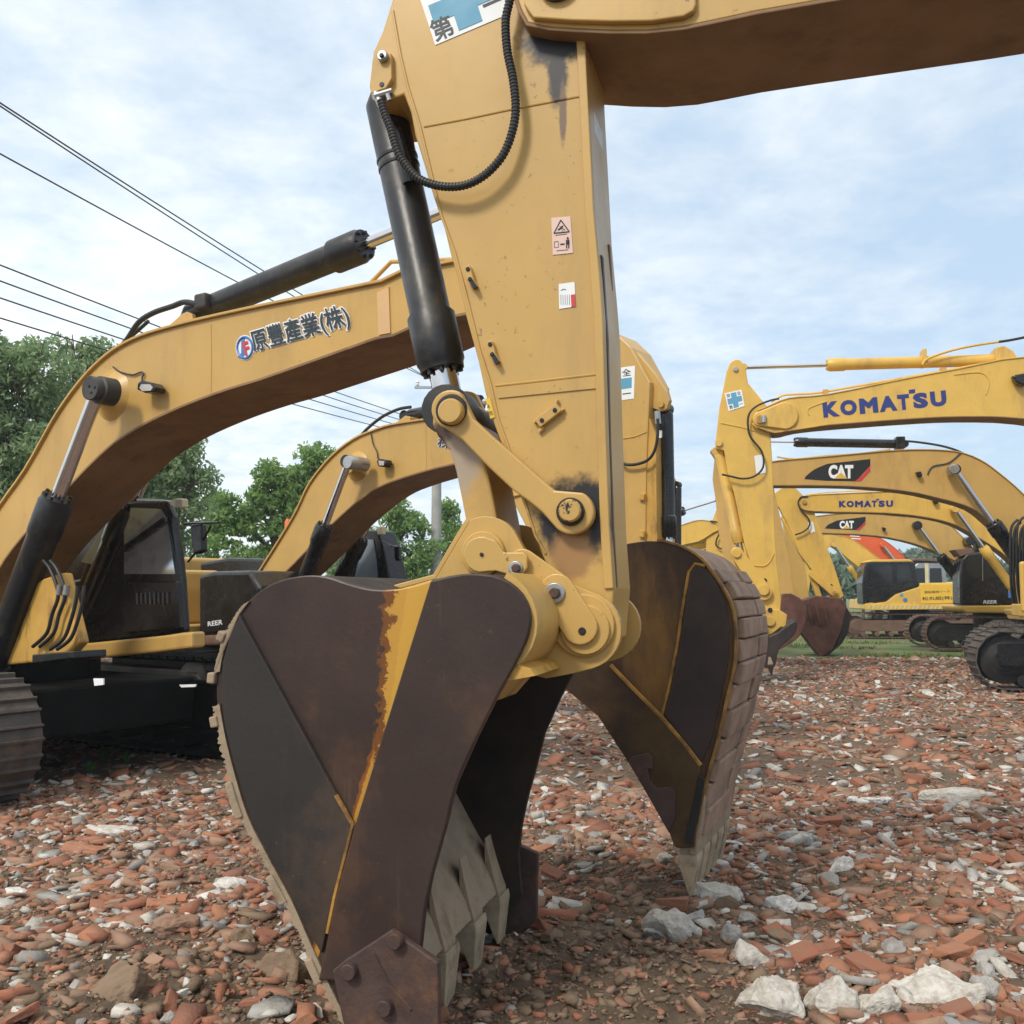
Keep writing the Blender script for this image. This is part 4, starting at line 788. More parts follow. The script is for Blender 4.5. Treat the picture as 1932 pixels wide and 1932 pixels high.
prism('bucket', m_rust2, m5, P5, smooth2([(1400, 1110), (1440, 1120), (1450, 1170), (1420, 1200), (1385, 1160)], 3, True), -0.3, 0.7, bevel=0.02)
m5b = thing('excavator', 'small light yellow stick with a hose loop, blue lettering on the booms beside it', 'excavator', base(Plane(1350, 27, 30)), 'excavators parked across the yard')
P6 = Plane(1350, 27.0, 30)
b5 = beam('boom', m_kom, m5b, P6, smooth2([(1180, 1060), (1230, 1010), (1284, 992), (1318, 982), (1345, 985), (1354, 992)], 3), smooth2([(1180, 1120), (1240, 1050), (1284, 1028), (1318, 1020), (1345, 1004), (1356, 999)], 3), 0, 0.5)
s5 = prism('stick', m_kom, m5b, P6, [(1352, 960), (1362, 955), (1384, 990), (1410, 1040), (1436, 1100), (1442, 1140), (1426, 1140), (1360, 1085), (1330, 1078), (1333, 1010)], 0.05, 0.4, bevel=0.01)
hose('hydraulic_hose', m_rubber, m5b, P6, [(1340, 983), (1356, 987), (1358, 1004), (1352, 1018), (1352, 1030), (1366, 1036), (1384, 1030)], -0.05, 1.5)
flat('name_board', m_kom, m5b, P6, [(1270, 1032), (1340, 1016), (1342, 1030), (1278, 1048)], 1.0, 0.1)
text('lettering', 'KOMATSU', m_navy, m5b, P6, (1282, 1034), (1330, 1024), 8, 0.98, off=0.03)
for (ys_, D_) in ((0, 33.0),):
    P7 = Plane(1320, D_, 30)
    m7 = thing('excavator', 'farthest golden boom on the left row, blue lettering half hidden behind the muddy bucket rim', 'excavator', base(P7), 'excavators parked across the yard')
    b7 = beam('boom', m_kom, m7, P7, smooth2([(1230, 1090), (1280, 1050), (1320, 1036), (1344, 1030)], 3), smooth2([(1230, 1130), (1285, 1082), (1320, 1068), (1346, 1062)], 3), 0, 0.5)
    text('lettering', 'KOMATSU', m_navy, b7, P7, (1292, 1056), (1342, 1042), 9, -0.02, off=0.03)
    prism('stick', m_kom, m7, P7, [(1340, 1020), (1352, 1020), (1390, 1100), (1420, 1190), (1400, 1190), (1350, 1090)], 0.0, 0.4, bevel=0.01)

# ------------------------------------------------------------------ the right row
PK = Plane(1440, 19.0, 12)
k1 = thing('excavator', 'biggest golden excavator of the right row, large blue lettering, blue cross sticker on its stick', 'excavator', base(PK), 'excavators parked across the yard')
bt = smooth2([(1430, 775), (1448, 768), (1489, 752), (1561, 745), (1705, 716), (1812, 696), (1932, 675), (2060, 690), (2200, 760), (2330, 900)], 3)
bb = smooth2([(1426, 803), (1461, 816), (1500, 808), (1561, 801), (1705, 790), (1812, 785), (1932, 789), (2050, 815), (2180, 880), (2300, 960)], 3)
kb = beam('boom', m_kom, k1, PK, bt, bb, 0.0, 0.6, fl=0.02, lip=0.02, m_bot=m_under)
def komatsu(par, pl, p0, p1, h, t):
    # wordmark: heavy wide letters, the T stands taller with its bar raised
    fr = lambda a: (p0[0] + (p1[0] - p0[0]) * a, p0[1] + (p1[1] - p0[1]) * a)
    for ch, a, d in (('K', 0.0, 0.135), ('O', 0.14, 0.275), ('M', 0.295, 0.445), ('A', 0.455, 0.60), ('T', 0.605, 0.70), ('S', 0.73, 0.85), ('U', 0.87, 1.0)):
        text('lettering', ch, m_navy, par, pl, fr(a), fr(d), h * (1.0 if ch != 'T' else 1.0), t, off=0.062)
    A = fr(0.69); sx = (p1[0] - p0[0]) * 0.05; sl_ = (p1[1] - p0[1]) / (p1[0] - p0[0])
    flat('lettering', m_navy, par, pl, [(A[0], A[1] - h * 1.02), (A[0] + sx, A[1] - h * 1.02 + sl_ * sx), (A[0] + sx, A[1] - h * 1.27 + sl_ * sx), (A[0], A[1] - h * 1.27)], t, 0.002)
komatsu(kb, PK, (1554, 788), (1787, 765), 29, -0.006)
for q in ([(1527, 783), (1524, 775), (1530, 768), (1560, 757)], [(1800, 707), (1850, 703), (1866, 720), (1860, 745)]): weld(kb, PK, smooth2(q, 5), -0.004, 0.012, m_kom)
b = MB(); strip(b, PK, [(1418, 800), (1426, 806), (1461, 817), (1561, 802)], -0.02, 0.06, 0.03, 0); b.build('flange', m_kom, kb)
prism('boom_end', m_kom, kb, PK, capsule((1434, 790), (1480, 784), 14, 26), -0.06, 0.0, bevel=0.02)
pin('boom_pin', m_catdirty, kb, PK, 1434, 791, 8, -0.10, -0.06); b = MB(); b.tube([PK.P(1441, 784, -0.1), PK.P(1441, 797, -0.1)], 0.045, 8); b.build('pin_lock', m_steel, kb)
ks = prism('stick', m_kom, k1, PK, arc(1390, 693, 15, 60, 150, 5) + [(1371, 700), (1357, 770), (1350, 834), (1350, 846), (1366, 850), (1373, 892), (1385, 931), (1404, 1024), (1417, 1069), (1435, 1114), (1437, 1154), (1449, 1190), (1470, 1180), (1474, 1130), (1465, 1058), (1462, 1002), (1457, 867), (1453, 811), (1450, 770), (1411, 722), (1407, 695)], 0.1, 0.52, bevel=0.015)
weld(ks, PK, smooth2([(1419, 1066), (1440, 1068), (1452, 1060), (1460, 1044)], 4), 0.095, 0.014, m_kom)
weld(ks, PK, [(1360, 798), (1400, 806), (1452, 822)], 0.096, 0.012, m_kom)
cross_sticker(ks, PK, ((1367, 742), (1375, 776), (1405, 766), (1399, 735)), 0.09)
flat('warning_sticker', m_white, ks, PK, [(1423, 860), (1441, 857), (1446, 892), (1427, 895)], 0.09)
pin('hinge_pin', m_kom, ks, PK, 1356, 835, 7, 0.05, 0.1); pin('bolt', m_steel, ks, PK, 1388, 696, 4.5, 0.06, 0.1)
hyd(k1, PK, (1890, 679), (1403, 693), 0.3, 11.5, 4.2, 0.665, m_kom, gland=1.15)
hyd(k1, PK, (1357, 852), (1400, 1052), 0.3, 10, 6, 0.86, m_kom, gland=1.15)
prism('guide_link', m_kom, k1, PK, capsule((1390, 1044), (1442, 1118), 12, 15), 0.0, 0.08, bevel=0.015)
prism('power_link', m_kom, k1, PK, capsule((1392, 1046), (1432, 1158), 11, 12), 0.15, 0.45, bevel=0.015)
pin('link_pin', m_kom, k1, PK, 1390, 1044, 8, -0.04, 0.5); pin('link_pin', m_kom, k1, PK, 1441, 1113, 10, -0.05, 0.5)
kk = prism('bucket', m_rust2, k1, PK, smooth2([(1436, 1155), (1452, 1200), (1500, 1170), (1500, 1195), (1470, 1225), (1462, 1258), (1440, 1258), (1400, 1240), (1370, 1190), (1390, 1140)], 3, True), -0.35, 0.95, bevel=0.02)
prism('hinge_ear', m_kom, kk, PK, [(1434, 1150), (1440, 1185), (1447, 1200), (1456, 1196), (1474, 1182), (1482, 1186), (1485, 1160), (1470, 1150)], 0.02, 0.09, bevel=0.01)
pin('hinge_boss', m_kom, kk, PK, 1453, 1172, 9, -0.03, 0.02); pin('grease_hole', m_black, kk, PK, 1453, 1151, 4.5, 0.0, 0.02); pin('hole', m_black, ks, PK, 1443, 1095, 4, 0.08, 0.1)
for k in range(5): tooth(kk, PK, (1452, 1250), (0.1, -0.99), -0.3 + k * 0.28, 0.13, 0.22, 0.06, m_rust2)
hose('hydraulic_hose', m_rubber, k1, PK, [(1470, 752), (1452, 756), (1428, 766), (1414, 780), (1411, 800), (1416, 824), (1436, 850), (1441, 872), (1436, 888), (1420, 900), (1400, 903), (1380, 899), (1362, 895)], -0.02, 2.0)
b = MB(); b.tube([PK.P(x, y, 0.15) for x, y in smooth2([(1455, 758), (1477, 746), (1500, 744), (1545, 741), (1620, 728), (1700, 714), (1790, 698), (1870, 684)], 4)], 0.022, 8)
b.build('oil_pipe', m_kom, kb, smooth=True)
b = MB(); b.tube([PK.P(x, y, 0.1) for x, y in smooth2([(1740, 688), (1752, 676), (1800, 660), (1850, 650), (1885, 645)], 4)], 0.022, 8); b.build('oil_pipe', m_kom, kb, smooth=True)
hose('hydraulic_hose', m_rubber, k1, PK, [(1884, 645), (1905, 642), (1935, 636)], 0.1, 2.6)
for x, y in ((1558, 741), (1780, 700)):
    b = MB(); b.box(PK.P(x - 5, y + 6, 0.1), PK.u * 0.1, Vector((0, 0, 0.12)), PK.n * 0.12); b.build('pipe_clamp', m_catdirty, kb)
b = MB(); b.box(PK.P(1742, 688, 0.12), PK.u * 0.07, Vector((0, 0, 0.30)), PK.n * 0.34); b.build('cylinder_band', m_kom, k1, bevel=0.01)
prism('cylinder_bracket', m_kom, kb, PK, [(1880, 688), (1878, 655), (1895, 652), (1912, 662), (1930, 690)], 0.1, 0.5, bevel=0.02)
lk_ = prism('work_lamp', m_black, kb, PK, [(1910, 708), (1935, 703), (1945, 712), (1935, 728), (1918, 722)], -0.2, -0.02, bevel=0.03)
sK = PK.sof(PK.P(1836, 1230, -1.3))
track(k1, PK, sK, sK + 5.2, 0.0, 1.02, -1.35, -0.70, m_track, shoes=48, frame_m=m_blackm); track(k1, PK, sK + 0.5, sK + 5.1, 0.0, 1.02, 1.3, 1.95, m_track, shoes=48, frame_m=m_blackm)
prism('track_guard', m_black, k1, PK, [(1882, 1214), (1990, 1210), (1990, 1262), (1884, 1256)], -1.40, -1.36, bevel=0.01)
b = MB(); b.box(PK.L(sK + 1.6, -0.5, 0.4), PK.u * 2, PK.n * 1.8, Vector((0, 0, 0.5))); b.build('undercarriage_frame', m_blackm, k1, bevel=0.03)
body(k1, PK, sK + 3.0, 0.3, -1, m_kom, sc=1.15, with_track=False)
prism('boom_bracket', m_kom, k1, PK, [(2200, 1140), (2220, 1000), (2280, 930), (2340, 900), (2360, 1140)], 0.0, 0.6, bevel=0.03)

def cat_logo(par, pl, poly, red, tx, t):
    o = flat('black_emblem', m_logoblk, par, pl, poly, t, 0.002); flat('red_stripe', m_red, par, pl, red, t - 0.003, 0.002)
    text('lettering', 'CAT', m_white, par, pl, tx[0], tx[1], tx[2], t - 0.003, off=0.055)
    x0, y0 = tx[0]; x1, y1 = tx[1]; c_ = (x0 + x1) / 2; w = (x1 - x0) * 0.27
    flat('yellow_triangle', m_kom, par, pl, [(c_ - w, (y0 + y1) / 2), (c_, (y0 + y1) / 2 - tx[2] * 0.45), (c_ + w, (y0 + y1) / 2)], t - 0.006, 0.002)
PC = Plane(1470, 23.0, 10)
k2 = thing('excavator', 'tan excavator boom with the larger of the two black and red emblems on the right', 'excavator', base(PC), 'excavators parked across the yard')
bt = smooth2([(1440, 876), (1468, 870), (1561, 862), (1669, 852), (1740, 849), (1805, 853), (1848, 868), (1884, 893), (1932, 935), (2000, 1010), (2040, 1070)], 3)
bb = smooth2([(1440, 915), (1471, 915), (1597, 916), (1705, 925), (1776, 940), (1830, 956), (1863, 980), (1900, 1016), (1940, 1060), (1980, 1110)], 3)
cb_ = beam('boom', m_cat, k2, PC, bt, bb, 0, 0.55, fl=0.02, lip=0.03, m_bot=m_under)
cat_logo(cb_, PC, [(1518, 904)] + smooth2([(1520, 899), (1536, 886), (1561, 875)], 3) + [(1642, 866), (1642, 878), (1615, 908), (1560, 907)], [(1642, 878), (1642, 889), (1624, 908), (1613, 908), (1628, 896)], ((1563, 903), (1610, 903), 26), -0.006)
hyd(k2, PC, (1706, 838), (1430, 833), 0.27, 8.5, 1.8, 0.745, m_black, gland=1.15)
b = MB(); b.box(PC.P(1691, 846, 0.1), PC.u * 0.2, Vector((0, 0, 0.27)), PC.n * 0.3); b.build('cylinder_bracket', m_black, cb_, bevel=0.02)
hose('hydraulic_hose', m_rubber, k2, PC, [(1704, 832), (1730, 834), (1770, 840), (1800, 848), (1822, 858)], 0.2, 2.2)
b = MB(); b.tube([PC.P(x, y, 0.2) for x, y in smooth2([(1466, 862), (1500, 866), (1560, 860), (1620, 856), (1680, 848)], 4)], 0.02, 8); b.build('oil_pipe', m_cat, cb_, smooth=True)
hose('lamp_cable', m_wire, cb_, PC, [(1812, 855), (1790, 873), (1760, 880), (1750, 895)], -0.02, 1.3)
pp = prism('work_lamp', m_black, cb_, PC, [(1728, 890), (1738, 889), (1741, 896), (1738, 901), (1731, 898)], -0.14, -0.02, bevel=0.02)
cc = hyd(k2, PC, (1935, 1075), (1802, 886), -0.25, 14, 5.5, 0.46, m_black, gland=1.1)
pin('pin_cap', m_steel, cc, PC, 1801, 885, 9.5, -0.42, -0.1, dome=1)
for i, (x0, y0) in enumerate(((1906, 985), (1912, 990), (1918, 980), (1924, 992), (1930, 985))):
    hose('hydraulic_hose', m_rubber, k2, PC, [(x0 + 14, y0 - 5), (x0 + 2, y0 + 12), (x0, y0 + 60), (x0 + 2, y0 + 120), (x0 + 8, y0 + 160)], -0.6 - i * 0.02, 2.5)
prism('stick', m_cat, k2, PC, [(1340, 850), (1400, 800), (1450, 860), (1462, 930), (1490, 1060), (1500, 1130), (1478, 1140), (1400, 940)], 0.05, 0.45, bevel=0.01)
prism('bucket', m_redrust, k2, PC, smooth2([(1478, 1120), (1520, 1140), (1515, 1190), (1490, 1215), (1460, 1225), (1450, 1180)], 3, True), -0.3, 0.8, bevel=0.02)
body(k2, PC, PC.sof(PC.P(2075, 1100, 0)), 0.27, -1, m_cat)
prism('fender', m_kom, k2, PC, [(1906, 1150), (1930, 1148), (1990, 1148), (1990, 1162), (1910, 1161)], -1.1, -0.6, bevel=0.03)

PL = Plane(1480, 27.0, 10)
k3 = thing('excavator', 'golden excavator with smaller blue lettering and a rust red ribbed bucket on grass', 'excavator', base(PL), 'excavators parked across the yard')
bt = smooth2([(1508, 942), (1525, 936), (1561, 933), (1687, 928), (1740, 929), (1794, 939), (1848, 965), (1902, 1000), (1950, 1040), (1985, 1080)], 3)
bb = smooth2([(1511, 957), (1536, 964), (1669, 967), (1740, 974), (1794, 986), (1830, 1004), (1870, 1028), (1898, 1048), (1930, 1080), (1950, 1110)], 3)
lb = beam('boom', m_kom, k3, PL, bt, bb, 0, 0.5, fl=0.02, lip=0.02, m_bot=m_under)
komatsu(lb, PL, (1583, 957), (1685, 956), 12, -0.008)
b = MB(); b.tube([PL.P(x, y, 0.15) for x, y in [(1520, 934), (1560, 929), (1620, 926), (1720, 924)]], 0.018, 8); b.build('oil_pipe', m_kom, lb, smooth=True)
pin('boom_pin', m_catdirty, lb, PL, 1518, 947, 4, -0.05, 0.0)
prism('work_lamp', m_black, lb, PL, [(1759, 941), (1770, 941), (1771, 950), (1763, 951)], -0.14, -0.02, bevel=0.02)
cc = hyd(k3, PL, (1912, 1112), (1803, 961), -0.2, 8.5, 3.6, 0.52, m_kom, gland=1.15); pin('pin_cap', m_kom, cc, PL, 1803, 960, 7.5, -0.35, -0.1, dome=1)
ls = prism('stick', m_kom, k3, PL, [(1440, 945), (1480, 917), (1496, 916), (1516, 935), (1536, 966), (1552, 1011), (1574, 1069), (1592, 1125), (1574, 1134), (1556, 1108), (1507, 1042), (1487, 990), (1470, 957)], 0.08, 0.42, bevel=0.012)
hose('hydraulic_hose', m_rubber, k3, PL, [(1524, 937), (1511, 938), (1506, 950), (1512, 963), (1526, 980), (1526, 994), (1514, 1004), (1500, 1009)], -0.02, 1.5)
flat('warning_sticker', m_white, ls, PL, [(1524, 986), (1534, 984), (1538, 1003), (1529, 1006)], 0.07)
hyd(k3, PL, (1477, 978), (1532, 1078), 0.25, 5, 2.6, 0.80, m_kom, gland=1.15)
prism('guide_link', m_kom, k3, PL, capsule((1531, 1082), (1574, 1118), 6, 7), -0.02, 0.05, bevel=0.01)
prism('power_link', m_kom, k3, PL, capsule((1533, 1086), (1548, 1132), 5, 5), 0.1, 0.4, bevel=0.01)
pin('hole', m_black, ls, PL, 1568, 1105, 3, 0.06, 0.08); pin('link_pin', m_catdirty, ls, PL, 1575, 1118, 4, -0.05, 0.08)
bkk = prism('bucket', m_redrust, k3, PL, [(1494, 1150), (1503, 1138), (1512, 1134), (1540, 1124), (1552, 1125), (1588, 1129), (1598, 1143), (1595, 1159), (1588, 1190), (1572, 1226), (1550, 1241), (1525, 1208), (1503, 1181)], -0.35, 0.85, bevel=0.03)
for x0, y0, x1, y1 in ((1524, 1142, 1534, 1178), (1540, 1142, 1549, 1182), (1556, 1146, 1562, 1180)):
    b = MB(); b.tube([PL.P(x0, y0, -0.36), PL.P((x0 + x1) / 2, (y0 + y1) / 2, -0.38), PL.P(x1, y1, -0.36)], [0.05, 0.06, 0.03], 10); b.build('rib', m_redrust, bkk, smooth=True)
prism('side_plate', m_rust2, bkk, PL, [(1597, 1145), (1606, 1160), (1600, 1195), (1588, 1215), (1566, 1234), (1553, 1240), (1576, 1222), (1590, 1185)], -0.34, 0.85, bevel=0.01)
b = MB(); strip(b, PL, [(1494, 1152), (1503, 1181), (1525, 1208), (1550, 1241)], -0.38, 0.87, 0.05, -0.35); b.build('cutting_edge', m_redrust, bkk)
body(k3, PL, PL.sof(PL.P(2040, 1130, 0)), 0.25, -1, m_kom, sc=0.95)

PM = Plane(1560, 30.5, 10)
k4 = thing('excavator', 'tan excavator with the smaller black and red emblem and a black cab', 'excavator', base(PM), 'excavators parked across the yard')
bt = smooth2([(1520, 980), (1543, 974), (1615, 968), (1687, 973), (1776, 983), (1812, 1010), (1834, 1034), (1860, 1080)], 3)
bb = smooth2([(1520, 1005), (1550, 1005), (1651, 1010), (1723, 1024), (1776, 1045), (1812, 1064), (1830, 1090), (1840, 1110)], 3)
mb_ = beam('boom', m_cat, k4, PM, bt, bb, 0, 0.5, fl=0.02, lip=0.02, m_bot=m_under)
cat_logo(mb_, PM, [(1556, 997), (1562, 990), (1579, 982), (1633, 975), (1633, 983), (1617, 1000)], [(1633, 983), (1633, 989), (1622, 1000), (1615, 1000), (1624, 993)], ((1584, 997.5), (1611, 997.5), 15), -0.008)
cc = hyd(k4, PM, (1812, 1100), (1733, 992), -0.2, 9, 3.2, 0.47, m_black, gland=1.1); pin('pin_cap', m_black, cc, PM, 1732, 991, 8.5, -0.35, -0.1, dome=1)
prism('work_lamp', m_black, mb_, PM, [(1664, 994), (1672, 996), (1671, 1002), (1666, 1001)], -0.14, -0.02, bevel=0.02)
b = MB(); b.tube([PM.P(x, y, 0.2) for x, y in smooth2([(1720, 969), (1760, 985), (1800, 1015), (1830, 1044)], 4)], 0.04, 8); b.build('oil_pipe', m_steel, mb_, smooth=True)
prism('stick', m_cat, k4, PM, [(1478, 980), (1500, 970), (1512, 1010), (1527, 1132), (1500, 1134), (1482, 1091)], 0.05, 0.4, bevel=0.01)
prism('bucket', m_redrust, k4, PM, smooth2([(1470, 1130), (1495, 1125), (1512, 1150), (1500, 1195), (1478, 1190), (1462, 1160)], 3, True), -0.3, 0.8, bevel=0.02)
cab4 = prism('cab', m_black, k4, PM, [(1812, 1142), (1811, 1085), (1815, 1055), (1826, 1044), (1856, 1041), (1862, 1046), (1907, 1102), (1910, 1142)], -1.2, -0.3, bevel=0.06, seg=4)
prism('window', m_dglass, cab4, PM, [(1823, 1100), (1823, 1062), (1830, 1050), (1851, 1049), (1852, 1088)], -1.215, -1.2, bevel=0)
prism('window', m_dglass, cab4, PM, [(1857, 1090), (1857, 1052), (1880, 1078), (1884, 1090)], -1.215, -1.2, bevel=0)
b = MB(); b.tube([PM.P(1854, 1048, -1.22), PM.P(1854, 1096, -1.22)], 0.012, 6); b.build('door_seam', m_steel, cab4)
text('lettering', 'REER', m_white, cab4, PM, (1855, 1139), (1881, 1139), 6.5, -1.215, off=0.02, italic=0.05)
prism('visor', m_trackb, cab4, PM, [(1801, 1037), (1834, 1034), (1838, 1042), (1812, 1050)], -1.1, -0.4, bevel=0.01)
prism('air_cleaner', m_black, k4, PM, arc(1832, 1020, 9, 0, 360, 12), -0.5, 0.0, bevel=0.02)
prism('boom_cover', m_black, k4, PM, [(1836, 1012), (1880, 1050), (1910, 1090), (1912, 1110), (1850, 1050)], -0.25, 0.2, bevel=0.02)
prism('skirt', m_kom, k4, PM, [(1815, 1143), (1912, 1142), (1906, 1155), (1898, 1157), (1824, 1156), (1817, 1151)], -1.25, 1.2, bevel=0.04)
flat('sticker', bl, k4, PM, [(1902, 1112), (1909, 1112), (1909, 1128), (1902, 1128)], -1.26, 0.01)
sM = PM.sof(PM.P(1742, 1190, -1.0))
for tt in (-1.2, 1.2): track(k4, PM, sM, sM + 4.6, 0.02, 0.95, tt, tt + 0.6, m_trackb, shoes=48, frame_m=m_blackm)
b = MB(); b.cyl(PM.L(sM + 2.3, 0.2, 0.6), PM.L(sM + 2.3, 0.2, 1.1), 0.65, 24); b.build('turntable', m_blackm, k4)
prism('engine_house', m_cat, k4, PM, [(1912, 1142), (1912, 1085), (2040, 1085), (2050, 1142)], -1.2, 1.2, bevel=0.05)

PN = Plane(1700, 38.0, 6)
k5 = thing('excavator', 'distant golden excavator with dark lettering on a yellow door panel and striped skirt', 'excavator', base(PN), 'excavators parked across the yard')
bt = smooth2([(1530, 1040), (1554, 1008), (1579, 1010), (1608, 1018), (1647, 1046), (1668, 1062), (1690, 1085)], 3)
bb = smooth2([(1540, 1060), (1560, 1036), (1572, 1030), (1597, 1050), (1629, 1076), (1645, 1092), (1660, 1110)], 3)
nb_ = beam('boom', m_kom, k5, PN, bt, bb, 0, 0.5)
hyd(k5, PN, (1632, 1112), (1574, 1028), -0.2, 5, 2.6, 0.52, m_kom, gland=1.1)
prism('stick', m_kom, k5, PN, [(1512, 1010), (1535, 1002), (1545, 1030), (1530, 1090), (1522, 1140), (1512, 1140), (1510, 1060)], 0.05, 0.4, bevel=0.01)
cb5 = prism('cab', m_black, k5, PN, [(1629, 1140), (1627, 1100), (1631, 1070), (1636, 1060), (1720, 1058), (1727, 1064), (1735, 1100), (1734, 1106), (1690, 1120), (1672, 1134), (1650, 1137)], -1.3, -0.3, bevel=0.06, seg=3)
prism('window', m_dglass, cb5, PN, [(1638, 1104), (1639, 1068), (1683, 1066), (1684, 1104)], -1.315, -1.3, bevel=0); prism('window', m_dglass, cb5, PN, [(1692, 1100), (1692, 1067), (1716, 1066), (1721, 1096)], -1.315, -1.3, bevel=0)
prism('roof', m_kom, cb5, PN, [(1634, 1061), (1645, 1056), (1716, 1055), (1724, 1060)], -1.32, -0.28, bevel=0.03)
prism('engine_house', m_kom, k5, PN, [(1630, 1150), (1632, 1130), (1650, 1138), (1672, 1135), (1690, 1121), (1734, 1107), (1735, 1100), (1800, 1099), (1802, 1150)], -1.28, 1.2, bevel=0.04)
dp = prism('door_panel', mat('fresh_yellow_panel', (0.80, 0.48, 0.05), 0.4), k5, PN, [(1736, 1103), (1799, 1102), (1801, 1138), (1738, 1139)], -1.31, -1.28, bevel=0.01)
text('lettering', '松丸組(株)', m_ink, dp, PN, (1740, 1134), (1797, 1132), 8, -1.315, off=0.01); text('lettering', '建設機械リース', m_ink, dp, PN, (1744, 1120), (1792, 1118), 5, -1.315, off=0.0)
prism('hazard_skirt', m_kom, k5, PN, [(1632, 1141), (1812, 1140), (1813, 1149), (1633, 1151)], -1.36, -1.2, bevel=0.01)
hs = MB()
for k in range(21): hs.prism([PN.P(x, y, -1.366) for x, y in [(1636 + k * 8.4, 1149), (1639.5 + k * 8.4, 1149), (1643 + k * 8.4, 1142), (1639.5 + k * 8.4, 1142)]], PN.n * 0.004)
hs.build('hazard_stripes', m_cream, k5)
for c_, x, y, r in ((m_blue, 1701, 1122, 3.2), (bl, 1708, 1132, 4)): pin('round_sticker', c_, k5, PN, x, y, r, -1.30, -1.28)
sN = PN.sof(PN.P(1590, 1180, -1.0))
for tt in (-1.2, 1.0): track(k5, PN, sN, sN + 4.8, 0.0, 0.9, tt, tt + 0.6, m_trackb, shoes=44, frame_m=m_trackb)
b = MB(); b.cyl(PN.L(sN + 2.6, 0.0, 0.5), PN.L(sN + 2.6, 0.0, 1.15), 0.7, 24); b.build('turntable', m_blackm, k5)
PQ = Plane(1700, 46.0, 4)
k6 = thing('excavator', 'bright orange excavator boom arching behind the golden machine in the distance', 'excavator', base(PQ), 'excavators parked across the yard')
ob = beam('boom', m_orange, k6, PQ, smooth2([(1560, 1010), (1597, 1006), (1640, 1009), (1669, 1020), (1700, 1045), (1720, 1070)], 3), smooth2([(1560, 1030), (1600, 1028), (1625, 1035), (1650, 1055), (1680, 1080), (1690, 1090)], 3), 0, 0.5, m_bot=m_orange)
flat('white_stripes', m_white, ob, PQ, [(1604, 1010), (1622, 1011), (1622, 1013), (1604, 1012)], -0.02, 0.01); flat('white_stripes', m_white, ob, PQ, [(1606, 1015), (1624, 1016), (1624, 1018), (1606, 1017)], -0.02, 0.01)
hyd(k6, PQ, (1720, 1100), (1665, 1028), -0.2, 5, 2.8, 0.5, m_orange, gland=1.1)
body(k6, PQ, PQ.sof(PQ.P(1745, 1100, 0)), 0.25, -1, m_orange)
k7 = thing('excavator', 'grey and cream excavator cab half hidden behind the yellow door panel', 'excavator', base(Plane(1760, 43, 4)), 'excavators parked across the yard')
PR = Plane(1760, 43.0, 4)
c7 = prism('cab', m_steel, k7, PR, [(1726, 1110), (1724, 1068), (1732, 1061), (1775, 1060), (1782, 1068), (1790, 1110)], -0.5, 0.6, bevel=0.05)
prism('roof', m_trackb, c7, PR, [(1722, 1058), (1726, 1053), (1772, 1054), (1778, 1060)], -0.6, 0.7, bevel=0.03)
for a, d in ((1729, 1745), (1755, 1776)): prism('window', m_dglass, c7, PR, [(a, 1100), (a, 1072), (d, 1072), (d + 2, 1100)], -0.53, -0.5, bevel=0)
prism('pillar', m_cream, c7, PR, [(1746, 1102), (1745, 1063), (1752, 1063), (1753, 1102)], -0.56, -0.5, bevel=0.01)
body(k7, PR, PR.sof(PR.P(1800, 1110, 0)), 0.1, -1, m_cream, with_cab=False)

# ------------------------------------------------------------------ rubble
def rockmat(name, c1, c2, rough=0.9, bump=0.5):
    m = bpy.data.materials.new(name); m.use_nodes = True; t = m.node_tree; n = t.nodes; l = t.links; b = n['Principled BSDF']; b.inputs['Roughness'].default_value = rough
    b.inputs['Specular IOR Level'].default_value = 0.25
    g = n.new('ShaderNodeNewGeometry'); oi = n.new('ShaderNodeObjectInfo')
    ad = n.new('ShaderNodeMath'); ad.operation = 'ADD'; l.new(g.outputs['Random Per Island'], ad.inputs[0]); l.new(oi.outputs['Random'], ad.inputs[1])
    fr = n.new('ShaderNodeMath'); fr.operation = 'FRACT'; l.new(ad.outputs[0], fr.inputs[0])
    x = n.new('ShaderNodeMix'); x.data_type = 'RGBA'; l.new(fr.outputs[0], x.inputs[0]); x.inputs[6].default_value = (*c1, 1); x.inputs[7].default_value = (*c2, 1)
    z = n.new('ShaderNodeTexNoise'); z.inputs['Scale'].default_value = 22; z.inputs['Detail'].default_value = 8; z.inputs['Roughness'].default_value = 0.7; l.new(g.outputs['Position'], z.inputs['Vector'])
    mr = n.new('ShaderNodeMapRange'); l.new(z.outputs['Fac'], mr.inputs[0]); mr.inputs[1].default_value = 0.42; mr.inputs[2].default_value = 0.72; mr.inputs[3].default_value = 0; mr.inputs[4].default_value = 0.7
    y = n.new('ShaderNodeMix'); y.data_type = 'RGBA'; l.new(mr.outputs[0], y.inputs[0]); l.new(x.outputs[2], y.inputs[6]); y.inputs[7].default_value = (0.22, 0.16, 0.115, 1)
    l.new(y.outputs[2], b.inputs['Base Color'])
    bp = n.new('ShaderNodeBump'); bp.inputs['Strength'].default_value = bump; bp.inputs['Distance'].default_value = 0.008; z2 = n.new('ShaderNodeTexNoise'); z2.inputs['Scale'].default_value = 70; z2.inputs['Detail'].default_value = 6
    l.new(g.outputs['Position'], z2.inputs['Vector']); l.new(z2.outputs['Fac'], bp.inputs['Height']); l.new(bp.outputs[0], b.inputs['Normal'])
    return m
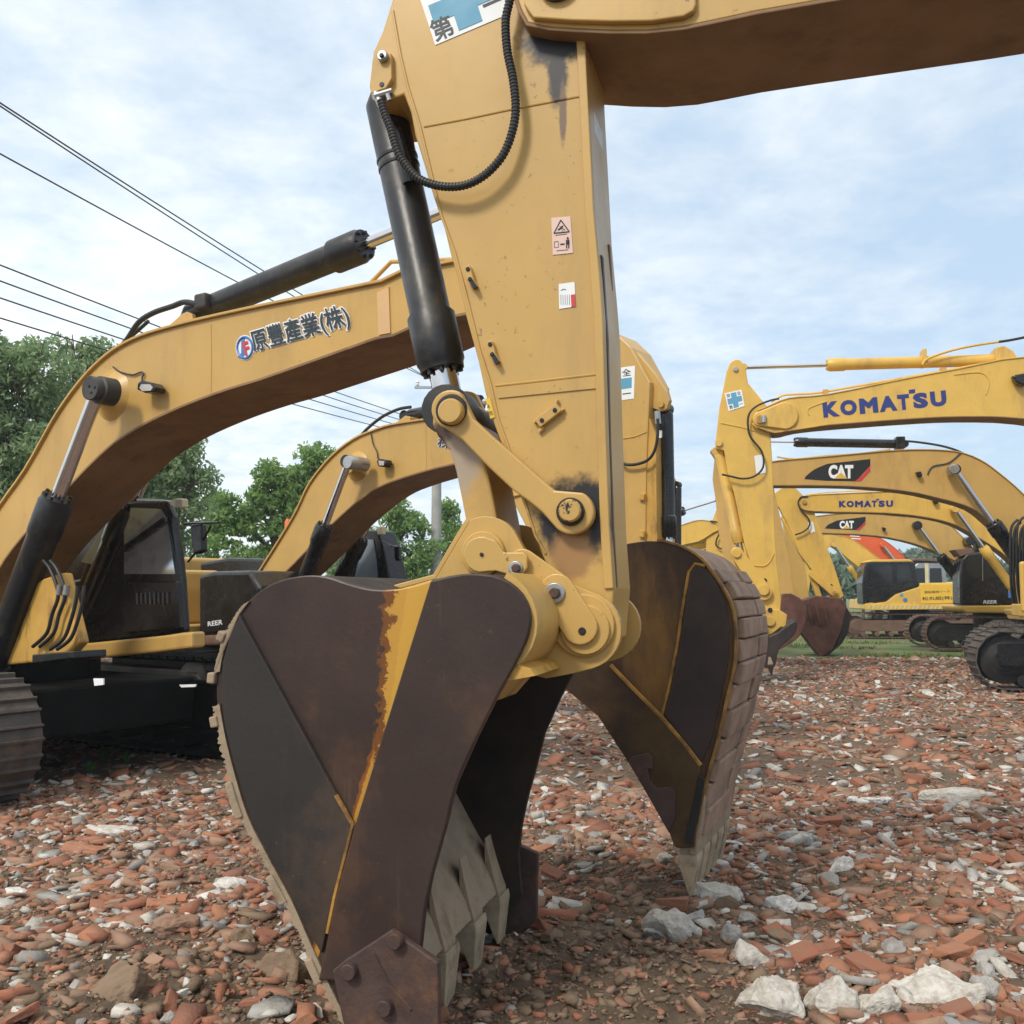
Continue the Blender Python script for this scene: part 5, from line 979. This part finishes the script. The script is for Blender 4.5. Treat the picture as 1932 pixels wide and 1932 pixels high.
rm = [rockmat('brick_red', (0.34, 0.13, 0.075), (0.26, 0.115, 0.08)), rockmat('brick_orange', (0.41, 0.18, 0.10), (0.34, 0.165, 0.105)), rockmat('brick_dusty', (0.38, 0.24, 0.165), (0.29, 0.18, 0.13)),
      rockmat('grey_stone', (0.25, 0.25, 0.25), (0.42, 0.415, 0.40)), rockmat('pale_mortar', (0.48, 0.465, 0.42), (0.62, 0.60, 0.55)), rockmat('white_tile', (0.70, 0.71, 0.70), (0.62, 0.61, 0.56), 0.5), rockmat('tan_clod', (0.24, 0.172, 0.115), (0.15, 0.105, 0.07))]
def rock_template(kind, n=11, seed=0):
    r = random.Random(seed); bm = bmesh.new()
    if kind == 'brick':
        P_ = [Vector((x * (1 - r.random() * 0.25), y * (1 - r.random() * 0.2) * 0.62, z * (0.85 + r.random() * 0.15) * 0.42)) for x in (-1, 1) for y in (-1, 1) for z in (-1, 1)]
        P_[r.randrange(8)] *= 0.55; P_ += [Vector((r.uniform(-1, 1), r.uniform(-.6, .6), r.uniform(-.4, .4))) for _ in range(3)]
    elif kind == 'flake':
        P_ = [Vector((math.cos(a) * r.uniform(.6, 1), math.sin(a) * r.uniform(.5, .9), z * r.uniform(.12, .2))) for a in [i * 1.1 for i in range(6)] for z in (-1, 1)]
    else:
        P_ = []
        for i in range(n):
            v = Vector((r.gauss(0, 1), r.gauss(0, 1), r.gauss(0, 1))).normalized() * r.uniform(.8, 1.05); P_.append(Vector((v.x, v.y * .8, v.z * .62)))
    for p in P_: bm.verts.new(p)
    res = bmesh.ops.convex_hull(bm, input=bm.verts)
    bmesh.ops.delete(bm, geom=list({e for e in res['geom_interior'] + res['geom_unused'] if isinstance(e, bmesh.types.BMVert)}), context='VERTS')
    bmesh.ops.dissolve_limit(bm, angle_limit=R(6), verts=bm.verts, edges=bm.edges); bmesh.ops.triangulate(bm, faces=bm.faces)
    bm.verts.index_update(); vs = np.array([v.co[:] for v in bm.verts]); fs = np.array([[v.index for v in f.verts] for f in bm.faces]); bm.free()
    return vs, fs
KINDS = ['brick'] * 5 + ['flake'] * 3 + ['stone'] * 5
TPL = [rock_template(k, 9 if i % 2 else 12, i) for i, k in enumerate(KINDS)]
def rotm(a, b, c):
    ca, sa, cb, sb, cc, sc_ = np.cos(a), np.sin(a), np.cos(b), np.sin(b), np.cos(c), np.sin(c)
    o = np.ones_like(a); z = 0 * a
    Rz = np.stack([np.stack([ca, -sa, z], -1), np.stack([sa, ca, z], -1), np.stack([z, z, o], -1)], -2)
    Ry = np.stack([np.stack([cb, z, sb], -1), np.stack([z, o, z], -1), np.stack([-sb, z, cb], -1)], -2)
    Rx = np.stack([np.stack([o, z, z], -1), np.stack([z, cc, -sc_], -1), np.stack([z, sc_, cc], -1)], -2)
    return Rz @ Ry @ Rx
def patchn(x, y):
    return (np.sin(x * 0.9 + 1.3 * np.sin(y * 0.7)) * np.sin(y * 0.8 + np.sin(x * 0.6)) + 0.5 * np.sin(x * 2.3 + 1) * np.sin(y * 2.1))
def bare(x, y):
    """1 where the ground is bare soil"""
    a = np.exp(-(((x - 0.45) / 0.62) ** 4 + ((y - 4.2) / 0.85) ** 4)) * 1.2 + np.exp(-(((x + 1.45) / 1.0) ** 4 + ((y - 4.3) / 0.65) ** 4)) * 0.80
    a = a + 0.9 * np.exp(-(((x - 0.6) / 0.5) ** 2 + ((y - 5.6) / 0.9) ** 2)) + 0.7 * np.exp(-(((x + 1.6) / 0.5) ** 2 + ((y - 6.2) / 0.5) ** 2)) + 0.6 * np.exp(-(((x - 2.0) / 0.4) ** 2 + ((y - 5.9) / 0.3) ** 2))
    return np.clip(a + 0.24 * patchn(x * 1.5, y * 1.5), 0, 1)
def scatter(name, n, ylo, yhi, s_med, s_sig, smax, flatk, weights, label, cat, keep, side=0.62, extra=1.6, ypow=1.0, sink=0.3):
    y = ylo + (yhi - ylo) * rng.random(n) ** ypow; hw = side * y + extra; x = (rng.random(n) * 2 - 1) * hw
    ok = rng.random(n) < keep(x, y); x, y = x[ok], y[ok]; n = len(x)
    s = np.minimum(smax, s_med * np.exp(rng.normal(0, s_sig, n)))
    sc_ = s[:, None] * rng.uniform(0.7, 1.3, (n, 3)) * np.array([1, 1, flatk])
    Rm = rotm(rng.random(n) * 6.28, rng.normal(0, 0.28, n), rng.normal(0, 0.28, n))
    z = gh(x, y) + s * flatk * (0.5 - sink) * 0.6
    ti = rng.integers(0, len(TPL), n); mi = rng.choice(len(rm), n, p=np.array(weights) / sum(weights))
    mi = np.where((ti < 5) & (mi > 2) & (rng.random(n) < 0.5), rng.integers(0, 3, n), mi)
    VV = []; FF = []; MI = []; off = 0
    for k, (vs, fs) in enumerate(TPL):
        q = np.where(ti == k)[0]
        if not len(q): continue
        v = np.einsum('nij,nvj->nvi', Rm[q], vs[None] * sc_[q][:, None]) + np.stack([x[q], y[q], z[q]], -1)[:, None]
        VV.append(v.reshape(-1, 3)); FF.append((fs[None] + (np.arange(len(q)) * len(vs))[:, None, None] + off).reshape(-1, 3)); MI.append(np.repeat(mi[q], len(fs))); off += len(q) * len(vs)
    VV = np.concatenate(VV); FF = np.concatenate(FF); MI = np.concatenate(MI)
    me = bpy.data.meshes.new(name); me.vertices.add(len(VV)); me.vertices.foreach_set('co', VV.ravel().astype(np.float32))
    me.loops.add(FF.size); me.loops.foreach_set('vertex_index', FF.ravel().astype(np.int32)); me.polygons.add(len(FF))
    me.polygons.foreach_set('loop_start', np.arange(0, FF.size, 3, dtype=np.int32)); me.polygons.foreach_set('loop_total', np.full(len(FF), 3, dtype=np.int32))
    for m in rm: me.materials.append(m)
    me.polygons.foreach_set('material_index', MI.astype(np.int32)); me.update(); me.validate()
    o = bpy.data.objects.new(name, me); C.objects.link(o); o['kind'] = 'stuff'; o['label'] = label; o['category'] = cat; return o
wt = [22, 15, 17, 17, 15, 4, 10]
far_ok = lambda x, y: np.clip(1.0 - 0.25 * (patchn(x, y) > 0.55), 0, 1) * (y < 25.6 + 0.6 * np.sin(x * 1.3) + 0.4 * np.sin(x * 3.7))
scatter('rubble', 64000, 8.0, 26.6, 0.034, 0.55, 0.14, 0.5, wt, 'broken brick and grey stone rubble covering the far part of the yard', 'rubble', far_ok, ypow=0.75)
scatter('rubble', 32000, 3.3, 8.6, 0.029, 0.55, 0.085, 0.6, wt, 'mixed small red brick and pale stone rubble spread over the near yard', 'rubble', lambda x, y: 1.0 - 0.97 * bare(x, y) - 0.15 * (patchn(x * 2, y * 2) > 0.6), ypow=0.8)
scatter('gravel', 110000, 3.2, 9.0, 0.0075, 0.5, 0.017, 0.8, [8, 5, 14, 12, 9, 2, 50], 'fine brick grit and small pebbles between the larger pieces', 'gravel', lambda x, y: 1.0 - 0.96 * bare(x, y), ypow=0.9)
scatter('soil_clods', 80000, 3.2, 6.8, 0.0075, 0.75, 0.045, 0.8, [0, 0, 2, 0, 0, 0, 98], 'crumbly brown clods of soil under the nearest bucket', 'soil clods', lambda x, y: np.clip(bare(x, y) * 1.1, 0.03, 1), ypow=0.9)

# the larger loose pieces, one object each
tmesh = {}
def chunk_mesh(kind, mi, k):
    key = (kind, mi, k)
    if key not in tmesh:
        r = rock_template(kind, 16, 100 + k * 7 + mi)
        me = bpy.data.meshes.new({'brick': 'brick_piece', 'stone': 'concrete_chunk', 'flake': 'stone_slab'}[kind]); me.from_pydata(r[0].tolist(), [], r[1].tolist())
        bm = bmesh.new(); bm.from_mesh(me); bmesh.ops.recalc_face_normals(bm, faces=bm.faces)
        bmesh.ops.bevel(bm, geom=[e for e in bm.edges if e.is_manifold and e.calc_face_angle(0) > 0.5], offset=0.05, segments=1, affect='EDGES', clamp_overlap=True)
        bmesh.ops.subdivide_edges(bm, edges=[e for e in bm.edges if e.calc_length() > 0.35], cuts=1, use_grid_fill=True)
        rr = random.Random(k)
        if k >= 20: bmesh.ops.subdivide_edges(bm, edges=bm.edges[:], cuts=2, use_grid_fill=True)
        for v in bm.verts:
            q = v.co * 2.2 + Vector((k, mi, 0)); v.co += v.normal * ((mnoise.noise(q) * 0.13 + mnoise.noise(q * 3.1) * 0.05 + mnoise.noise(q * 8) * 0.025) if k >= 20 else rr.uniform(-0.035, 0.03))
        bmesh.ops.triangulate(bm, faces=bm.faces); bm.to_mesh(me); bm.free(); me.materials.append(rm[mi]); tmesh[key] = me
    return tmesh[key]
def chunk(kind, mi, x, y, s, label, group=None, k=0, fl=1.0, rz=None, tilt=0.2, asp=1.0):
    me = chunk_mesh(kind, mi, k); o = bpy.data.objects.new(me.name, me); C.objects.link(o)
    o.location = (x, y, float(gh(np.array(x), np.array(y))) + s * (0.22 if k < 20 else 0.12) * fl); o.scale = (s * asp, s, s * fl)
    o.rotation_euler = (random.gauss(0, tilt), random.gauss(0, tilt), random.uniform(0, 6.28) if rz is None else rz)
    o['label'] = label; o['category'] = {'brick': 'brick piece', 'stone': 'concrete chunk', 'flake': 'stone slab'}[kind]
    if group: o['group'] = group
big = [  # kind, material, px x, px y, px width, label
    ('stone', 4, 1270, 1768, 95, 'pale rounded concrete lump with pitted top, right of the soil heap', 0.8, 1.2),
    ('stone', 3, 1382, 1778, 45, 'small grey stone just right of the pitted pale concrete lump'),
    ('stone', 4, 1460, 1895, 110, 'large pale grey concrete block at the bottom edge, left of the row of blocks', 0.75, 1.2),
    ('stone', 4, 1570, 1900, 105, 'jagged pale concrete block, second in the row along the bottom edge', 0.75, 1.1),
    ('stone', 4, 1655, 1905, 85, 'square pale concrete block at the bottom, between two larger blocks', 0.8, 1.0),
    ('stone', 4, 1775, 1885, 150, 'biggest pale concrete block of the bottom row, beside a dark stone', 0.75, 1.25),
    ('stone', 3, 1865, 1865, 60, 'angular grey stone right of the biggest concrete block'),
    ('stone', 5, 1476, 1707, 55, 'white pointed stone standing among red brick pieces'),
    ('stone', 4, 1355, 1690, 90, 'broad pitted grey lump left of the white pointed stone', 0.7, 1.2),
    ('stone', 5, 1590, 1650, 50, 'white triangular stone with a rusty spot, right of centre', 0.9, 1.0),
    ('flake', 5, 1640, 1516, 75, 'long white tile slab lying flat in the right of the yard', 0.8, 1.6),
    ('flake', 5, 1668, 1510, 40, 'short white tile slab beside the long white one', 1.0, 1.2),
    ('flake', 4, 1805, 1503, 110, 'long pale plaster bar near the right edge', 1.2, 2.2),
    ('stone', 3, 1495, 1590, 60, 'flat grey slab leaning up near the muddy bucket', 0.6, 1.3),
    ('stone', 3, 1300, 1740, 60, 'grey weathered stone above the pitted pale concrete lump', 0.6, 1.3),
    ('stone', 4, 1420, 1815, 70, 'pale broken concrete piece between the small grey stone and the bottom row', 0.7, 1.1),
    ('stone', 3, 1240, 1765, 50, 'light grey stone at the left foot of the pitted pale lump', 0.7, 1.0),
    ('stone', 3, 1690, 1790, 50, 'grey angular stone above the bottom row of blocks', 0.8, 1.0),
    ('brick', 1, 1345, 1815, 62, 'orange brick half next to the small grey stone', 1.0, 1.0),
    ('brick', 0, 1560, 1785, 66, 'dark red brick half above the jagged concrete block', 0.9, 1.1),
    ('stone', 6, 225, 1905, 100, 'large tan boulder of dried clay near the bottom left', 0.8, 1.2),
    ('stone', 2, 330, 1760, 80, 'dusty tan stone on a brick in the left foreground', 0.6, 1.3),
    ('brick', 1, 300, 1715, 70, 'clean orange brick half lying in the left foreground', 1.0, 1.0),
    ('stone', 5, 425, 1668, 60, 'creamy white plaster piece left of the dark bucket', 0.5, 1.2),
    ('brick', 0, 482, 1672, 50, 'round worn red brick lump right beside the creamy plaster piece'),
    ('flake', 5, 30, 1670, 60, 'creamy white plaster piece at the left edge', 1.0, 1.2),
    ('brick', 1, 150, 1604, 85, 'long orange brick lying at the left', 0.6, 1.6),
    ('stone', 6, 545, 1850, 95, 'mud covered stone touching the foot of the dark bucket', 0.7, 1.3),
    ('stone', 6, 455, 1795, 50, 'tan rounded stone in the soil below the creamy plaster piece'),
    ('flake', 4, 205, 1567, 90, 'cream flat slab near the crawler track', 0.8, 1.8),
]
for i, r_ in enumerate(big):
    p = ground(r_[2], r_[3]); s = r_[4] / F * p.y / 2 * (1.2 if r_[0] == 'stone' else 0.85)
    chunk(r_[0], r_[1], p.x, p.y + s * 0.3, s, r_[5], k=i + 20, fl=(r_[6] if len(r_) > 6 else 0.8) * (1.7 if r_[0] == 'stone' else 1.1), asp=(r_[7] if len(r_) > 7 else 1.0), rz=random.uniform(-0.35, 0.35), tilt=0.1)
cnt = 0
GR = {'brick': ('broken red brick piece lying loose in the rubble', 'loose broken brick pieces'), 'stone': ('rough stone or concrete chunk lying loose in the rubble', 'loose stone and concrete chunks'), 'flake': ('thin flat slab piece lying loose in the rubble', 'loose flat slab pieces')}
while cnt < 300:
    y = 3.7 + 5.6 * random.random() ** 1.1; x = random.uniform(-0.53, 0.53) * y
    if random.random() < 0.85 * float(bare(np.array(x), np.array(y))): continue
    if x < -0.44 * y and y > 6: continue
    kind = random.choices(['brick', 'stone', 'flake'], [0.50, 0.32, 0.18])[0]
    mi = random.choice([0, 1, 2, 0]) if kind == 'brick' else random.choice([3, 4, 6, 3, 4, 2]) if kind == 'stone' else random.choice([4, 5, 3, 2])
    s = random.uniform(0.045, 0.07) * (1 if x > 0 else 0.8) if random.random() < 0.75 else random.uniform(0.065, 0.09) * (1 if x > 0 else 0.75)
    chunk(kind, mi, x, y, s, GR[kind][0], GR[kind][1], k=random.randrange(5), fl=random.uniform(0.7, 1.0), asp=random.uniform(0.9, 1.4), tilt=0.25); cnt += 1

# ------------------------------------------------------------------ grass
gmat = bpy.data.materials.new('grass_blades'); gmat.use_nodes = True; t = gmat.node_tree; g = t.nodes.new('ShaderNodeNewGeometry'); x = t.nodes.new('ShaderNodeValToRGB'); t.links.new(g.outputs['Random Per Island'], x.inputs[0])
x.color_ramp.elements[0].color = (0.10, 0.20, 0.03, 1); x.color_ramp.elements[1].color = (0.24, 0.34, 0.06, 1); e = x.color_ramp.elements.new(0.8); e.color = (0.28, 0.24, 0.11, 1)
t.links.new(x.outputs[0], t.nodes['Principled BSDF'].inputs['Base Color']); t.nodes['Principled BSDF'].inputs['Roughness'].default_value = 0.8
def grass(n, xa, xb, ya, yb, h, label):
    x = rng.uniform(xa, xb, n); y = ya + (yb - ya) * rng.random(n) ** 1.3; k = patchn(x * 0.9 + 2, y * 0.8) > (0.25 if xa > 0 else -0.3); x, y = x[k], y[k]; n = len(x)
    hh = h * rng.uniform(0.4, 1.2, n); a = rng.random(n) * 6.28; w = 0.018 + 0.02 * rng.random(n) + (y - ya) * 0.0008; lx = rng.normal(0, 0.4, n) * hh; ly = rng.normal(0, 0.4, n) * hh; z = gh(x, y)
    A = np.stack([x - np.cos(a) * w, y - np.sin(a) * w, z], -1); B = np.stack([x + np.cos(a) * w, y + np.sin(a) * w, z], -1); D = np.stack([x + lx, y + ly, z + hh], -1)
    V = np.stack([A, B, D], 1).reshape(-1, 3); me = bpy.data.meshes.new('grass'); me.from_pydata(V.tolist(), [], np.arange(len(V)).reshape(-1, 3).tolist()); me.materials.append(gmat)
    o = bpy.data.objects.new('grass', me); C.objects.link(o); o['kind'] = 'stuff'; o['label'] = label; o['category'] = 'grass'
grass(26000, 4, 34, 25.6, 52, 0.10, 'rough green grass between the rubble and the far machines')
grass(16000, -26, 2, 27, 50, 0.35, 'bright green grass seen under the left machines')

# ------------------------------------------------------------------ trees
def leafmat(name, c1, c2, c3):
    m = bpy.data.materials.new(name); m.use_nodes = True; t = m.node_tree; n = t.nodes; g = n.new('ShaderNodeNewGeometry'); x = n.new('ShaderNodeValToRGB'); t.links.new(g.outputs['Random Per Island'], x.inputs[0])
    x.color_ramp.elements[0].color = (*c1, 1); x.color_ramp.elements[1].color = (*c3, 1); e = x.color_ramp.elements.new(0.55); e.color = (*c2, 1)
    b = n['Principled BSDF']; b.inputs['Roughness'].default_value = 0.55; t.links.new(x.outputs[0], b.inputs['Base Color'])
    tr = n.new('ShaderNodeBsdfTranslucent'); t.links.new(x.outputs[0], tr.inputs[0]); mx = n.new('ShaderNodeMixShader'); mx.inputs[0].default_value = 0.5
    t.links.new(b.outputs[0], mx.inputs[1]); t.links.new(tr.outputs[0], mx.inputs[2]); t.links.new(mx.outputs[0], n['Material Output'].inputs[0]); return m
lf_dark = leafmat('leaves_dark', (0.15, 0.25, 0.12), (0.25, 0.37, 0.18), (0.42, 0.54, 0.29))
lf_mid = leafmat('leaves_mid', (0.13, 0.25, 0.08), (0.22, 0.38, 0.12), (0.38, 0.52, 0.19))
lf_far = leafmat('leaves_far', (0.13, 0.20, 0.15), (0.18, 0.26, 0.19), (0.24, 0.32, 0.22))
m_bark = mat('bark', (0.10, 0.075, 0.055), 0.9, var=0.3, nscale=6, bump=0.5, bscale=25)
def tree(D, base_px, blobs, label, lm, clump=0.40, per=150, leaf=0.068, dens=0.72, group=None, cat='tree', name='tree'):
    """blobs: (px x, px y, px radius[, squash]) describing the crown at distance D"""
    pl = Plane(966, D, 0); k = D / F
    bx_ = (base_px - 966) * k; o = thing(name, label, cat, Vector((bx_, D, 0)), group)
    Vs = []; cents = []
    for bl_ in blobs:
        c = pl.P(bl_[0], bl_[1]); r = bl_[2] * k; sq = bl_[3] if len(bl_) > 3 else 1.0
        nC = max(6, int(dens * 7.5 * (r / clump) ** 2.0))
        d = rng.normal(0, 1, (nC, 3)); d /= np.linalg.norm(d, axis=1)[:, None]; rad = r * rng.random(nC) ** 0.36 * rng.choice([1, 1, 1, 1.18], nC)
        cc = np.array(c)[None] + d * rad[:, None] * np.array([1, 0.85, sq]); cents.append((Vector(c), r))
        cr_ = clump * rng.uniform(0.55, 1.25, nC)
        for i in range(nC):
            n = int(per * (cr_[i] / clump) ** 2); q = rng.normal(0, 1, (n, 3)); q /= np.linalg.norm(q, axis=1)[:, None]
            q *= (cr_[i] * rng.random(n) ** 0.45)[:, None] * np.array([1, 1, 0.62]); q[:, 2] -= 0.25 * (q[:, 0] ** 2 + q[:, 1] ** 2) / cr_[i]
            p = cc[i] + q
            a = rng.normal(0, 1, (n, 3)); a[:, 2] -= 0.5; a /= np.linalg.norm(a, axis=1)[:, None]; b = np.cross(a, rng.normal(0, 1, (n, 3))); b /= np.linalg.norm(b, axis=1)[:, None]
            L_ = (leaf * rng.uniform(0.7, 1.4, n))[:, None]
            Vs.append(np.stack([p - a * L_, p + b * L_ * 0.42, p + a * L_, p - b * L_ * 0.42], 1).reshape(-1, 3))
    V = np.concatenate(Vs) - np.array([bx_, D, 0]); n = len(V) // 4
    me = bpy.data.meshes.new('crown'); me.vertices.add(len(V)); me.vertices.foreach_set('co', V.ravel().astype(np.float32)); me.loops.add(len(V)); me.loops.foreach_set('vertex_index', np.arange(len(V), dtype=np.int32))
    me.polygons.add(n); me.polygons.foreach_set('loop_start', np.arange(0, len(V), 4, dtype=np.int32)); me.polygons.foreach_set('loop_total', np.full(n, 4, dtype=np.int32)); me.update(); me.materials.append(lm)
    cr = bpy.data.objects.new('crown', me); C.objects.link(cr); cr.parent = o
    tb = MB(); top = max(c.z for c, r in cents); cxm = sum(c.x for c, r in cents) / len(cents); hh = min(c.z - r * 0.6 for c, r in cents); hh = max(0.5, hh)
    w0 = max(0.05, top * 0.028); fork = Vector((bx_ * 0.8 + cxm * 0.2, D, max(hh, top * 0.35)))
    tb.tube([Vector((bx_, D, -0.1)), Vector((bx_ + 0.05, D, fork.z * 0.5)), fork], [w0 * 1.25, w0, w0 * 0.8], 10)
    tb.build('trunk', m_bark, o, smooth=True)
    lb_ = MB()
    for c, r in cents[:10]:
        mid = fork.lerp(c, 0.55) + Vector((random.uniform(-.2, .2), random.uniform(-.2, .2), random.uniform(0, .3)))
        lb_.tube([fork - Vector((0, 0, 0.1)), mid, c + Vector((0, 0, r * 0.4))], [w0 * 0.6, w0 * 0.35, w0 * 0.12], 7)
        for j in range(4):
            v = Vector((random.gauss(0, 1), random.gauss(0, 1), abs(random.gauss(0, 1)))).normalized() * r * 0.85; lb_.tube([mid, mid.lerp(c, 0.6) + v * 0.3, c + v], [w0 * 0.28, w0 * 0.16, w0 * 0.05], 5)
    lb_.build('branches', m_bark, o, smooth=True)
    return o
TG = 'trees behind the parked machines'
tree(21, -40, [(-150, 760, 130), (-30, 720, 95), (70, 700, 70), (40, 790, 95), (-60, 870, 120), (60, 900, 90), (20, 980, 80), (-120, 1000, 100)], 'tall dark leafy tree at the left edge, highest of the trees', lf_dark, group=TG)
tree(23, 150, [(155, 668, 48), (185, 720, 45), (130, 760, 60), (190, 800, 55), (120, 860, 60)], 'dark tree whose top rises just left of the lettered boom', lf_dark, group=TG)
tree(24, 320, [(330, 850, 60), (365, 905, 42), (300, 920, 60), (345, 965, 50), (270, 980, 55), (240, 900, 50), (330, 1020, 45)], 'dark drooping tree seen under the arch of the lettered boom', lf_dark, group=TG)
tree(29, 520, [(520, 915, 42), (600, 890, 45), (565, 950, 55), (470, 960, 50), (630, 930, 45), (440, 1000, 42), (530, 1010, 50), (600, 1000, 45)], 'bright green bushy tree between the two arched booms', lf_mid, group=TG, leaf=0.085)
tree(31, 410, [(415, 960, 34), (400, 1030, 30), (450, 1050, 24)], 'light green loose tree left of the bushy one, sky showing through its foot', lf_mid, group=TG, dens=0.7)
tree(34, 745, [(735, 965, 32), (775, 990, 36), (720, 1020, 36), (790, 1040, 36), (745, 1060, 36), (690, 1040, 30)], 'airy green tree left of the grey pole under the second boom', lf_mid, group=TG, dens=0.75, clump=0.5, leaf=0.09)
tree(38, 850, [(846, 962, 13), (855, 1000, 18), (840, 1040, 24), (868, 1030, 22), (880, 1070, 26), (850, 1080, 22)], 'thin young tree right of the grey pole', lf_mid, group=TG, dens=0.8, clump=0.45, leaf=0.09)
tree(36, 660, [(650, 1000, 26), (668, 1040, 30), (640, 1060, 26)], 'small dark tree behind the grey reflecting cab window', lf_dark, group=TG, leaf=0.09)
HG = 'far tree line on the right'
for i, (px_, py_, r_, D_) in enumerate(((1400, 1085, 20, 70), (1455, 1090, 26, 66), (1500, 1078, 26, 72), (1548, 1086, 26, 64), (1590, 1078, 30, 74), (1625, 1092, 24, 68), (1672, 1088, 24, 90), (1700, 1066, 20, 120), (1722, 1052, 14, 125), (1752, 1058, 18, 118), (1780, 1066, 18, 122), (1812, 1078, 20, 110), (1850, 1085, 22, 100), (1900, 1090, 22, 100), (1960, 1090, 22, 95))):
    tree(D_, px_, [(px_, py_, r_), (px_ - r_ * 0.7, py_ + r_ * 0.6, r_ * 0.8), (px_ + r_ * 0.7, py_ + r_ * 0.6, r_ * 0.8), (px_, py_ - r_ * 0.7, r_ * 0.5)], 'hazy green tree of the far tree line', lf_far, clump=1.0, per=60, leaf=0.30, group=HG, dens=0.9)
for i, px_ in enumerate((-200, 300, 420, 560, 700, 790, 900, 1000, 1080)):
    tree(62 + (i % 3) * 4, px_, [(px_, 1092, 20), (px_ - 28, 1102, 18), (px_ + 28, 1102, 18)], 'low bush of the far hedge behind the left machines', lf_mid, clump=0.9, per=60, leaf=0.26, group='far hedge on the left', dens=0.9, cat='bush', name='bush')

# small weeds by the dark undercarriage
for i, (x_, y_, s) in enumerate(((195, 1432, 0.10), (238, 1436, 0.07), (172, 1455, 0.06))):
    p = ground(x_, y_); b = MB()
    for k in range(14):
        a = random.uniform(0, 6.28); r0 = random.uniform(0.2, 1) * s; c = p + Vector((math.cos(a) * r0, math.sin(a) * r0, random.uniform(0.2, 1.4) * s)); q = Vector((math.cos(a), math.sin(a), 0.3)) * s * 0.4; w = Vector((-math.sin(a), math.cos(a), 0)) * s * 0.28
        b.add([c - q, c + w, c + q, c - w], [(0, 1, 2, 3)]); b.tube([Vector((p.x, p.y, -0.02)), c], 0.003, 4)
    o = b.build('weed', leafmat('weed_leaves%d' % i, (0.05, 0.2, 0.03), (0.08, 0.28, 0.04), (0.12, 0.34, 0.06))); o['label'] = ['taller bright green weed growing in front of the dark undercarriage', 'small green weed right of the taller one by the undercarriage', 'lowest green weed sprig left of the taller one'][i]; o['category'] = 'weed'; o['group'] = 'weeds by the undercarriage'

# ------------------------------------------------------------------ pole and wires
PW = Plane(966, 34, 0)
pt = PW.P(825, 700); po = thing('utility_pole', 'grey concrete utility pole rising behind the second boom', 'utility pole', Vector((pt.x, 34, 0)))
b = MB(); b.lathe(Vector((pt.x, 34, -0.3)), Vector((pt.x, 34, 9.0)), [(0, 0.20), (9.3, 0.13)], 20); b.build('pole_shaft', m_concrete, po, smooth=True)
b = MB(); b.box(Vector((pt.x - 0.75, 33.85, 8.45)), Vector((1.5, 0, 0)), Vector((0, 0.08, 0)), Vector((0, 0, 0.08))); b.build('crossarm', m_steel, po)
for x_ in (-0.65, 0.0, 0.65): b = MB(); q = Vector((pt.x + x_, 33.89, 8.53)); b.lathe(q, q + Vector((0, 0, 0.2)), [(0, 0.03), (0.05, 0.07), (0.09, 0.04), (0.13, 0.07), (0.2, 0.04)], 12); b.build('insulator', m_white, po, smooth=True)
wires = [((0, 194), (812, 700), 14.4, 'upper cable of the close pair rising to the top left'), ((0, 200), (812, 716), 15.2, 'lower cable of the close pair rising to the top left'), ((0, 290), (812, 716), 14.6, 'single cable below the close pair'),
         ((0, 500), (820, 802), 15.0, 'first of the four lower cables, counted from the top'), ((0, 530), (822, 812), 15.0, 'second of the four lower cables, counted from the top'),
         ((0, 562), (824, 822), 15.0, 'third of the four lower cables, counted from the top'), ((0, 600), (826, 832), 15.0, 'lowest of the four lower cables')]
for (a, c, D_, lab) in wires:
    A = PW.P(*c); pn = Plane(966, D_, 0); B = pn.P(*a); E = A + (B - A) * 1.55; pts = []
    for i in range(33):
        f = i / 32; p = A.lerp(E, f); g_ = 1.0 / 1.55; sag = 0.22 * (f * (f - g_)) * 4; pts.append(p + Vector((0, 0, sag)))
    b = MB(); b.tube(pts, 0.013, 6); o = b.build('overhead_cable', m_wire, None, smooth=True); o['label'] = lab; o['category'] = 'cable'; o['group'] = 'overhead cables to the pole'

# ------------------------------------------------------------------ haze
hb = MB(); hb.box(Vector((-880, -280, -1.3)), Vector((1760, 0, 0)), Vector((0, 1760, 0)), Vector((0, 0, 16.5)))
hm = bpy.data.materials.new('thin_haze'); hm.use_nodes = True; t = hm.node_tree
t.nodes.remove(t.nodes['Principled BSDF']); v = t.nodes.new('ShaderNodeVolumePrincipled'); v.inputs['Color'].default_value = (0.86, 0.93, 1.0, 1); v.inputs['Density'].default_value = 0.0010; v.inputs['Anisotropy'].default_value = 0.2
t.links.new(v.outputs[0], t.nodes['Material Output'].inputs['Volume'])
ho = hb.build('haze', hm); ho['kind'] = 'stuff'; ho['label'] = 'thin pale haze filling the air over the yard'; ho['category'] = 'haze'
